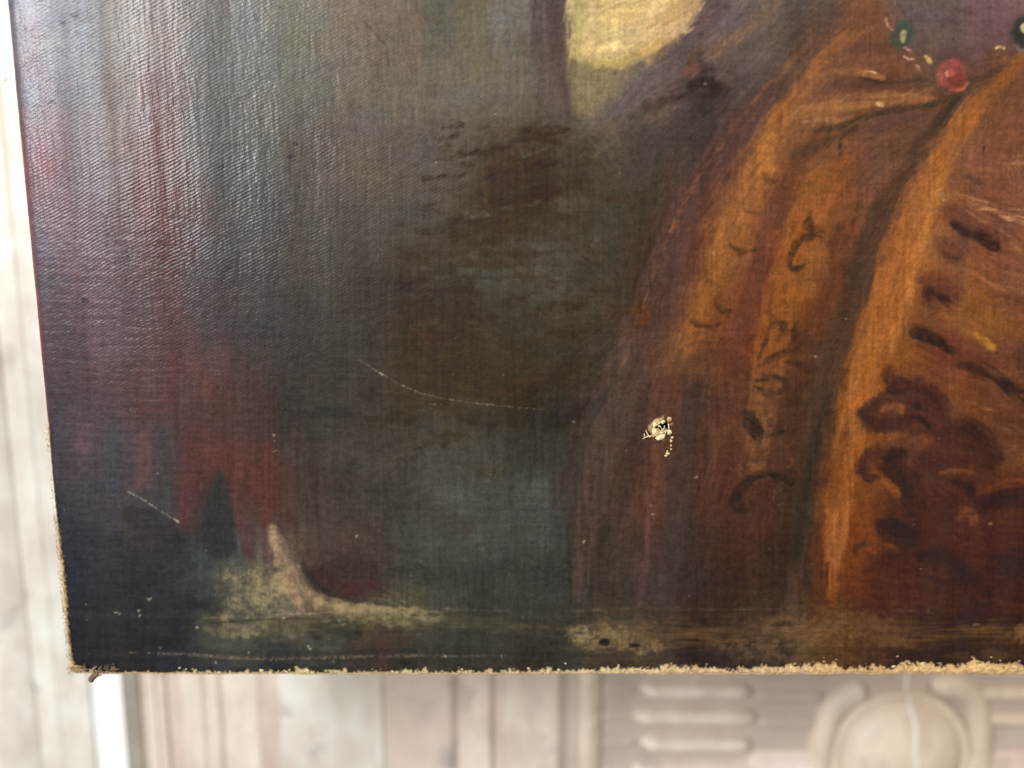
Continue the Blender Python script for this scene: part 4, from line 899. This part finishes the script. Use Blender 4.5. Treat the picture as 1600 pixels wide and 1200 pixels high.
def box(name, a, b, mat, parent, bev=.0015):
    bm = bmesh.new()
    bmesh.ops.create_cube(bm, size=1)
    for v in bm.verts:
        v.co = Vector([(a[k] + b[k]) / 2 + v.co[k] * (b[k] - a[k]) for k in range(3)])
    bmesh.ops.bevel(bm, geom=bm.edges[:], offset=bev, segments=2, affect='EDGES')
    me = bpy.data.meshes.new(name)
    bm.to_mesh(me)
    bm.free()
    return obj(name, me, mat, parent)


WX, WZ = XR - PX0, ZT - PZ0
box('stretcher_bar', (.002, .004, .002), (.030, .018, WZ - .002), M_wood, painting)
box('stretcher_bar', (.0305, .004, .002), (WX, .018, .026), M_wood, painting)
box('lining_cloth', (.031, .0075, .0265), (WX, .0085, WZ - .002), M_dark, painting, .0002)  # near-black sheet added behind the puncture so the hole reads dark


# ------------------------------------------------------------------ torn bits of the painting
def local(x, y, lift=0.0):
    p = photo_to(x, y)
    return Vector((p.x - PX0, -lift, p.z - PZ0))


def tube(bm, pts, r0, r1, k=5):
    rings = []
    for i, p in enumerate(pts):
        t = (pts[min(i + 1, len(pts) - 1)] - pts[max(i - 1, 0)]).normalized()
        a = t.orthogonal().normalized()
        b = t.cross(a)
        r = r0 + (r1 - r0) * i / (len(pts) - 1)
        rings.append([bm.verts.new(p + (a * math.cos(j * 6.2832 / k) + b * math.sin(j * 6.2832 / k)) * r) for j in range(k)])
    for i in range(len(rings) - 1):
        for j in range(k):
            bm.faces.new((rings[i][j], rings[i][(j + 1) % k], rings[i + 1][(j + 1) % k], rings[i + 1][j]))
    bm.faces.new(rings[0][::-1])
    bm.faces.new(rings[-1])


def thread_pts(x, y, ang, L, lift, curl):
    pts = []
    for i in range(5):
        t = i / 4
        a = ang + curl * t
        pts.append(local(x + L * t * math.cos(a), y + L * t * math.sin(a), lift * (0.4 + math.sin(t * 2.6)) + .0002))
    return pts


def lump_mesh(name, seed, flat=.5):
    r = random.Random(seed)
    bm = bmesh.new()
    bmesh.ops.create_icosphere(bm, subdivisions=1, radius=1)
    for v in bm.verts:
        k = 1 + r.uniform(-.5, .45)
        v.co = Vector((v.co.x * k, v.co.y * k * flat, v.co.z * k))
    me = bpy.data.meshes.new(name)
    bm.to_mesh(me)
    bm.free()
    return me


def bm_obj(name, bm, mat, parent=painting, sm=True):
    me = bpy.data.meshes.new(name)
    bm.to_mesh(me)
    bm.free()
    if sm:
        smooth(me)
    return obj(name, me, mat, parent)


PXM = .00025
# frayed threads standing out of the left and lower edge: nobody could count them
bm = bmesh.new()
for i in range(620):
    y = 660 + 392 * random.random() ** .7
    if 700 < y < 800 and random.random() < .7:
        continue
    x = 8 + 99 * y / 1053
    w = float(np.interp(y, [660, 690, 720, 800, 900, 1000, 1053], [7, 5, 3, 5, 9, 8, 13]))
    tube(bm, thread_pts(x + random.uniform(-.5, w * .7), y, random.choice((-.5, -.2, .3, -1.1, .9)) + random.uniform(-.5, .5), random.uniform(2, 7), random.uniform(.0001, .0005), random.uniform(-.9, .9)), .00010, .00004, 3)
for i in range(70):
    x = 107 + 75 * random.random()
    tube(bm, thread_pts(x, 1051 - random.uniform(0, 8), random.uniform(-1.4, .3), random.uniform(4, 10), random.uniform(.0002, .0008), random.uniform(-.9, .9)), .00013, .00005, 3)
o = bm_obj('frayed_threads', bm, M_thread)
o['kind'] = 'stuff'
o['label'] = 'fringe of frayed brown and cream threads along the left edge'
# single longer threads one can pick out
for (x, y, a, L, c) in [(70, 676, -.7, 10, .4), (69, 686, .1, 8, -.5), (73, 693, -.25, 7, .8), (77, 755, -.2, 6, .4), (78, 778, .3, 7, -.4), (81, 795, -.1, 9, -.4), (142, 1048, -.75, 14, .1), (118, 1040, -.5, 12, .5), (12, 125, 2.7, 7, -.8)]:
    bm = bmesh.new()
    tube(bm, thread_pts(x, y, a, L, .0007, c), .00024, .00012, 6)
    bm_obj('loose_thread', bm, M_pale if y < 1000 else M_thread)
# curled scrap of cloth hanging from the corner
bm = bmesh.new()
rows = []
for i in range(9):
    t = i / 8
    cx, cy = 158 - 16 * t - 2 * math.sin(t * 3), 1050 + 12 * t ** 1.4
    rows.append([bm.verts.new(local(cx - 2.6 + 5.2 * j / 3 + 1.5 * t, cy + (j - 1.5) * 1.3, .0006 + .0012 * math.sin(j / 3 * 3.14) * (1 - .4 * t))) for j in range(4)])
for i in range(8):
    for j in range(3):
        bm.faces.new((rows[i][j], rows[i][j + 1], rows[i + 1][j + 1], rows[i + 1][j]))
o = bm_obj('curled_scrap', bm, M_flake)
o.modifiers.new('thickness', 'SOLIDIFY').thickness = .0005
o['label'] = 'curled brown scrap of canvas at the lower left corner'

# crumbs of chalk ground along the lower edge
lumps = [lump_mesh('ground_crumb', s) for s in range(6)]
bm = bmesh.new()
for i in range(520):
    x = random.uniform(270, 1615)
    h = float(np.interp(x, gx, need))
    if h < 3 or random.random() > h / 13:
        continue
    r = random.uniform(.4, 1.3) * PXM
    p = local(x, float(np.interp(x, gx, BOT)) - random.uniform(1.5, h + 1), .0003)
    q = lumps[i % 6]
    base = [bm.verts.new(p + v.co * r) for v in q.vertices]
    for f in q.polygons:
        bm.faces.new([base[k] for k in f.vertices])
o = bm_obj('ground_crumbs', bm, M_ground, painting, False)
o['kind'] = 'stuff'
o['label'] = 'crumbling cream chalk ground along the cut lower edge'
# larger chips one can tell apart
for (x, y, rx, ry) in [(408, 1047, 7, 5), (422, 1050, 6, 4), (448, 1049, 7, 4), (452, 1046, 4, 3), (480, 1047, 6, 5), (488, 1050, 7, 3), (386, 1048, 6, 3), (342, 1050, 5, 3), (281, 1043, 4, 2), (291, 1045, 3, 2), (613, 1048, 5, 3), (722, 1045, 4, 3), (728, 1048, 5, 3), (826, 1044, 6, 5), (872, 1046, 5, 5), (883, 1036, 3, 3), (966, 1039, 3, 4), (952, 1047, 6, 4), (1236, 1042, 7, 6), (1306, 1030, 3, 2.6), (1286, 1027, 3, 2.4), (1402, 1025, 5, 2.4), (1440, 1037, 8, 6), (1548, 1026, 3, 2), (1562, 1031, 3, 2), (1395, 1041, 6, 5), (1530, 1040, 7, 5), (1585, 1041, 8, 5), ]:
    o = bpy.data.objects.new('ground_chip', lumps[int(x) % 6])
    COL.objects.link(o)
    o.parent = painting
    o.location = local(x, y, .0003)
    o.scale = (rx * PXM * .55, rx * PXM * .3, ry * PXM * .5)
    o.rotation_euler = (0, random.uniform(-.5, .5), 0)
for q in lumps:
    q.materials.append(M_ground)

# the puncture: lips of torn cloth and flakes of ground hanging from it
def flap(pts, lift, mat, lab=None):
    bm = bmesh.new()
    c = Vector((0, 0, 0))
    vs_ = []
    for i, (x, y) in enumerate(pts):
        p = local(x + random.uniform(-.6, .6), y + random.uniform(-.6, .6), lift * random.uniform(.35, 1.3))
        vs_.append(bm.verts.new(p))
        c += p / len(pts)
    cv = bm.verts.new(c + Vector((0, -lift * .9, 0)))
    for i in range(len(vs_)):
        bm.faces.new((vs_[i], vs_[(i + 1) % len(vs_)], cv))
    bmesh.ops.subdivide_edges(bm, edges=bm.edges[:], cuts=1, use_grid_fill=True, fractal=.00025, seed=int(pts[0][0]))
    o = bm_obj('torn_flap', bm, mat, painting, False)
    o.modifiers.new('thickness', 'SOLIDIFY').thickness = .0003
    if lab:
        o['label'] = lab


flap([(1024, 684), (1026, 680), (1034, 681), (1040, 679), (1036, 684), (1030, 687), (1026, 687)], .0007, M_pale, 'bright cream flake hanging below the puncture')
flap([(1018, 677), (1019, 670), (1022, 667), (1025, 672), (1028, 676), (1025, 680), (1021, 680)], .0006, M_ground)
flap([(1020, 667), (1021, 661), (1025, 660), (1025, 665)], .0007, M_pale)
flap([(1032, 660), (1034, 656), (1038, 657), (1038, 659), (1035, 661)], .0006, M_pale)
flap([(1043, 677), (1044, 671), (1047, 672), (1049, 676), (1046, 678)], .0008, M_pale)
flap([(1041, 655), (1043, 651), (1049, 653), (1048, 657), (1044, 658)], .0005, M_thread)
for (x, y, a, L, c) in [(1016, 681, 3.3, 13, -.5), (1014, 681, 3.9, 11, .3), (1007, 682, -2.0, 5, .2), (1014, 683, -1.0, 7, .3), (1028, 664, .4, 12, .5), (1033, 673, -.6, 10, -.5), (1044, 662, 1.7, 9, -.3), (1030, 676, -.2, 12, -.2), (1038, 677, -1.2, 7, .3), (1024, 664, -.7, 9, .2)]:
    bm = bmesh.new()
    tube(bm, thread_pts(x, y, a, L, .0007, c), .00030, .00014, 6)
    bm_obj('torn_thread', bm, M_pale)
for (x, y, rx, ry) in [(1020, 682, 2.2, 2), (1050, 683, 1.6, 2.2), (1047, 687, 1, 1), (1048, 689, 1.7, 2.4), (1048, 696, 1.5, 3), (1048, 701.5, 1.4, 1.4), (1042, 705, 1.2, 2), (1043, 708, 2.6, 2.2), (1040, 711.5, 2, 1.6), (1046, 674, 1.4, 2.4)]:
    o = bpy.data.objects.new('ground_chip', lumps[int(x + y) % 6])
    COL.objects.link(o)
    o.parent = painting
    o.location = local(x, y, .0004)
    o.scale = (rx * PXM, rx * PXM * .6, ry * PXM)

# ------------------------------------------------------------------ the wall behind
WY = 0.140
wall = bpy.data.objects.new('wall', None)
COL.objects.link(wall)
wall.location = (0, WY, ZO - .38)
wall['kind'] = 'structure'
wall['label'] = 'pale carved plaster wall with upright mouldings and a round boss behind the painting'


def make_plaster(name, c_hi, c_mid, c_lo, rough):
    c_hi, c_mid, c_lo = [tuple(min(.92, v * k) for v, k in zip(c_, (1.04, .985, .92) if rough > .4 else (1, 1, 1))) for c_ in (c_hi, c_mid, c_lo)]
    m, nt, b = new_mat(name)
    N = NT(nt)
    g = N.n('ShaderNodeNewGeometry').outputs['Position']
    big = N.noise(g, 16, 5, 0.6)
    c = N.ramp(big, [(0.30, c_lo), (0.5, c_mid), (0.68, c_hi)])
    bl = N.noise(N.mapping(g, (1, 1, .35)), 55, 4, 0.65)
    c = N.mix(N.ramp(bl, [(.52, (0, 0, 0)), (.72, (.5 if rough > .35 else .05,) * 3)]), c, (.48, .36, .31, 1))
    mot = N.noise(N.mapping(g, (1, 1, .6)), 75, 4, 0.6)
    c = N.mix(N.ramp(mot, [(.40, (.38 if rough > .35 else .06,) * 3), (.62, (0, 0, 0))]), c, (.54, .45, .36, 1))
    spk = N.noise(g, 34, 3, 0.5)
    c = N.mix(N.ramp(spk, [(.62, (0, 0, 0)), (.74, (.5 if rough > .35 else .05,) * 3)]), c, (.30, .27, .25, 1))
    nt.links.new(c, b.inputs['Base Color'])
    r = N.math('ADD', N.math('MULTIPLY', N.noise(g, 60, 3), .3), rough - .15)
    nt.links.new(r, b.inputs['Roughness'])
    nt.links.new(N.bump(N.noise(g, 240, 4, .6), .35, .0006), b.inputs['Normal'])
    return m


M_pl = make_plaster('aged_cream_plaster', (.81, .77, .70), (.75, .69, .62), (.62, .55, .49), .5)
M_plg = make_plaster('cool_cream_plaster', (.79, .80, .72), (.73, .73, .65), (.62, .60, .52), .40)
M_glz = make_plaster('glazed_cream_plaster', (.80, .80, .73), (.73, .72, .65), (.62, .60, .53), .36)
M_white = make_plaster('glare_and_scratch_white', (.90, .91, .90), (.88, .89, .88), (.84, .84, .82), .3)  # white of the scratch, and window glare painted onto one fillet
M_pk = make_plaster('rosy_plaster', (.73, .65, .60), (.65, .57, .52), (.52, .44, .40), .5)
M_bg = make_plaster('beige_plaster', (.75, .68, .57), (.67, .60, .50), (.56, .48, .40), .5)
M_shade = make_plaster('grey_shaded_plaster', (.56, .51, .46), (.48, .43, .39), (.38, .34, .31), .55)  # grey plaster, darkened to put the shade of the recesses into the colour


def wx(x):
    return photo_to(x, 1130, WY).x


def wp(x, y, out=0.0):
    p = photo_to(x, y, WY)
    return Vector((p.x, -out, p.z - wall.location.z))


WTOP, WBOT = .76, .0


def moulding(name, xa, xb, prof, mat, z0=WBOT, z1=WTOP, parent=wall):
    """upright moulding: profile = list of (share of the width, projection in m)"""
    a, b = wx(xa), wx(xb)
    P = [(a + (b - a) * t, -d) for t, d in prof]
    P = [(P[0][0], .004)] + P + [(P[-1][0], .004)]
    bm = bmesh.new()
    lo = [bm.verts.new((x, y, z0)) for x, y in P]
    hi = [bm.verts.new((x, y, z1)) for x, y in P]
    for i in range(len(P)):
        j = (i + 1) % len(P)
        bm.faces.new((lo[i], lo[j], hi[j], hi[i]))
    bm.faces.new(lo[::-1])
    bm.faces.new(hi)
    bmesh.ops.recalc_face_normals(bm, faces=bm.faces[:])
    me = bpy.data.meshes.new(name)
    bm.to_mesh(me)
    bm.free()
    o = obj(name, me, mat, parent)
    md = o.modifiers.new('worn_arris', 'BEVEL')
    md.width = .0010
    md.segments = 2
    md.limit_method = 'ANGLE'
    return o


def half_round(d, base=.002, n=9):
    return [(i / (n - 1), base + d * math.sin(math.pi * i / (n - 1))) for i in range(n)]


def hollow(d, rim=.006, n=9):
    return [(i / (n - 1), rim - d * math.sin(math.pi * i / (n - 1))) for i in range(n)]


flat = lambda d: [(0, d), (1, d)]
slope = lambda d0, d1: [(0, d0), (1, d1)]
box('wall_panel', (-.9, .002, WBOT), (.9, .03, WTOP), M_pl, wall, .001)
moulding('panel_field', -560, -330, flat(.0020), M_plg)
moulding('bead_moulding', -330, -261, half_round(.004, .002), M_plg)
moulding('fillet', -261, -189, flat(.0030), M_plg)
moulding('hollow_moulding', -189, -99, hollow(.0025, .004), M_plg)
moulding('fillet', -99, -21, flat(.0030), M_plg)
moulding('bead_moulding', -21, 63, half_round(.0042, .0025, 13), M_glz)
moulding('fillet', 63, 99, slope(.0025, .0030), M_plg)
moulding('hollow_moulding', 99, 148, hollow(.0008, .0032), M_plg)
moulding('fillet', 148, 213, slope(.0014, .0130), M_white)  # slanted and whitened to put window glare into its shape and colour
moulding('bead_moulding', 213, 227, slope(.0120, .0052), M_plg)
moulding('hollow_moulding', 227, 250, hollow(.0012, .0040), M_pl)
moulding('bead_moulding', 250, 267, half_round(.0012, .0026), M_pl)
moulding('fillet', 267, 289, flat(.0022), M_pk)
moulding('fillet', 289, 323, flat(.0032), M_pl)
moulding('hollow_moulding', 323, 337, hollow(.0008, .0030), M_pl)
moulding('bead_moulding', 337, 351, half_round(.0012, .0026), M_pl)
moulding('fillet', 351, 409, flat(.0027), M_pl)
moulding('hollow_moulding', 409, 441, slope(.0027, .0008), M_pk)
moulding('panel_field', 441, 601, slope(.0034, .0040), M_plg)
moulding('panel_field', 601, 707, slope(.0030, .0022), M_pk)
moulding('hollow_moulding', 707, 730, hollow(.0022, .0026), M_pk)
moulding('fillet', 730, 767, flat(.0030), M_pl)
moulding('hollow_moulding', 767, 787, hollow(.0022, .0028), M_pk)
moulding('panel_field', 787, 873, half_round(.0010, .0027), M_pl)
moulding('hollow_moulding', 873, 903, hollow(.0022, .0028), M_shade)
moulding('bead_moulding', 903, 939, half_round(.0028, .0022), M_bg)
moulding('carved_block', 939, 1900, flat(.0006), M_shade)  # darker backing: shade between the reeds painted in


def reed(xa, ya, xb, yb_, ry, d, mat, name='reed'):
    """horizontal rounded rib with soft ends"""
    bm = bmesh.new()
    A, B = wp(xa, ya), wp(xb, yb_)
    n, k = 30, 12
    rings = []
    for i in range(n + 1):
        t = i / n
        s = math.sqrt(max(0.0, 1 - max(0, (abs(t - .5) - .34) / .16) ** 2)) * .92 + .08
        c = A.lerp(B, t)
        rings.append([bm.verts.new(c + Vector((0, -d * s * math.sin(math.pi * j / k) ** .8, -ry * s * math.cos(math.pi * j / k)))) for j in range(k + 1)])
    for i in range(n):
        for j in range(k):
            bm.faces.new((rings[i][j], rings[i + 1][j], rings[i + 1][j + 1], rings[i][j + 1]))
    bmesh.ops.recalc_face_normals(bm, faces=bm.faces[:])
    return bm_obj(name, bm, mat, wall)


for i, y in enumerate((1034, 1074, 1115, 1157, 1199, 1241, 1283)):
    reed(986 + 14 * (i % 2), y, 1182 - 9 * (i % 2), y + 1, .0047, .0085, M_pl)
    reed(940, y + 4, 994, y + 2, .0032, .0022, M_shade)
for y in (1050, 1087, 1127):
    reed(1180, y, 1290, y + 2, .0040, .0030, M_shade)
    reed(1525, y - 4, 1720, y - 2, .0040, .0040, M_bg)
# ledge below the ribs of the carved block
bm = bmesh.new()
a, b_ = wp(1170, 1172), wp(1900, 1290)
bmesh.ops.create_cube(bm, size=1)
for v in bm.verts:
    v.co = Vector(((a.x + b_.x) / 2 + v.co.x * (b_.x - a.x), -.001 + v.co.y * .008, (a.z + b_.z) / 2 + v.co.z * (a.z - b_.z)))
bmesh.ops.bevel(bm, geom=bm.edges[:], offset=.003, segments=4, affect='EDGES')
bm_obj('carved_ledge', bm, M_pk, wall)


def lathe(name, c, prof, mat, k=64, squash=1.0):
    """turned ornament facing the room: profile = (radius, projection)"""
    bm = bmesh.new()
    rings = []
    for r, d_ in prof:
        rings.append([bm.verts.new(c + Vector((r * math.cos(j * 6.28319 / k), -d_, r * squash * math.sin(j * 6.28319 / k)))) for j in range(k)])
    for i in range(len(rings) - 1):
        for j in range(k):
            bm.faces.new((rings[i][j], rings[i][(j + 1) % k], rings[i + 1][(j + 1) % k], rings[i + 1][j]))
    bm.faces.new(rings[-1])
    bmesh.ops.recalc_face_normals(bm, faces=bm.faces[:])
    return bm_obj(name, bm, mat, wall)


C = wp(1402, 1172)
rb = (wp(1507, 1180) - C).length
boss_prof = [(rb, .0), (rb, .0045), (rb * .985, .0060), (rb * .95, .0066), (rb * .90, .0060), (rb * .87, .0050)]
boss_prof += [(rb * .86 * math.cos(t), .0050 + .0150 * math.sin(t) ** 1.2) for t in np.linspace(.08, 1.5, 14)]
lathe('boss', C, boss_prof, M_bg)


bm = bmesh.new()
br, bd = zip(*sorted((float(a_), float(b2)) for a_, b2 in boss_prof))
pts = []
for k in range(16):
    q = wp(1415 - 14 * k / 15 + 1.5 * math.sin(k * 1.3), 1050 + 160 * k / 15)
    rr = (q - C).length
    pts.append(Vector((q.x, -(float(np.interp(rr, br, bd)) if rr < rb else .0006) - .0004, q.z)))
tube(bm, pts, .0007, .0007, 6)
bm_obj('plaster_scratch', bm, M_white, wall)


def arc_rib(pts, r, d, mat):
    bm = bmesh.new()
    pp = spline([(p[0], p[1]) for p in pts], 8)
    rings = []
    for i, p in enumerate(pp):
        q0, q1 = pp[max(i - 1, 0)], pp[min(i + 1, len(pp) - 1)]
        t = (wp(*q1) - wp(*q0)).normalized()
        nrm = Vector((-t.z, 0, t.x))
        c = wp(*p)
        s = min(1.0, .45 + 6 * min(i, len(pp) - 1 - i) / len(pp))
        rings.append([bm.verts.new(c + nrm * (r * s * math.cos(math.pi * j / 10)) + Vector((0, -d * s * math.sin(math.pi * j / 10), 0))) for j in range(11)])
    for i in range(len(rings) - 1):
        for j in range(10):
            bm.faces.new((rings[i][j], rings[i + 1][j], rings[i + 1][j + 1], rings[i][j + 1]))
    bmesh.ops.recalc_face_normals(bm, faces=bm.faces[:])
    return bm_obj('carved_lobe', bm, mat, wall)


arc_rib([(1282, 1290), (1280, 1200), (1284, 1150), (1300, 1105), (1330, 1082), (1352, 1078)], .0078, .0075, M_bg)
arc_rib([(1452, 1070), (1490, 1070), (1516, 1088), (1526, 1120), (1528, 1160), (1530, 1290)], .0078, .0075, M_bg)
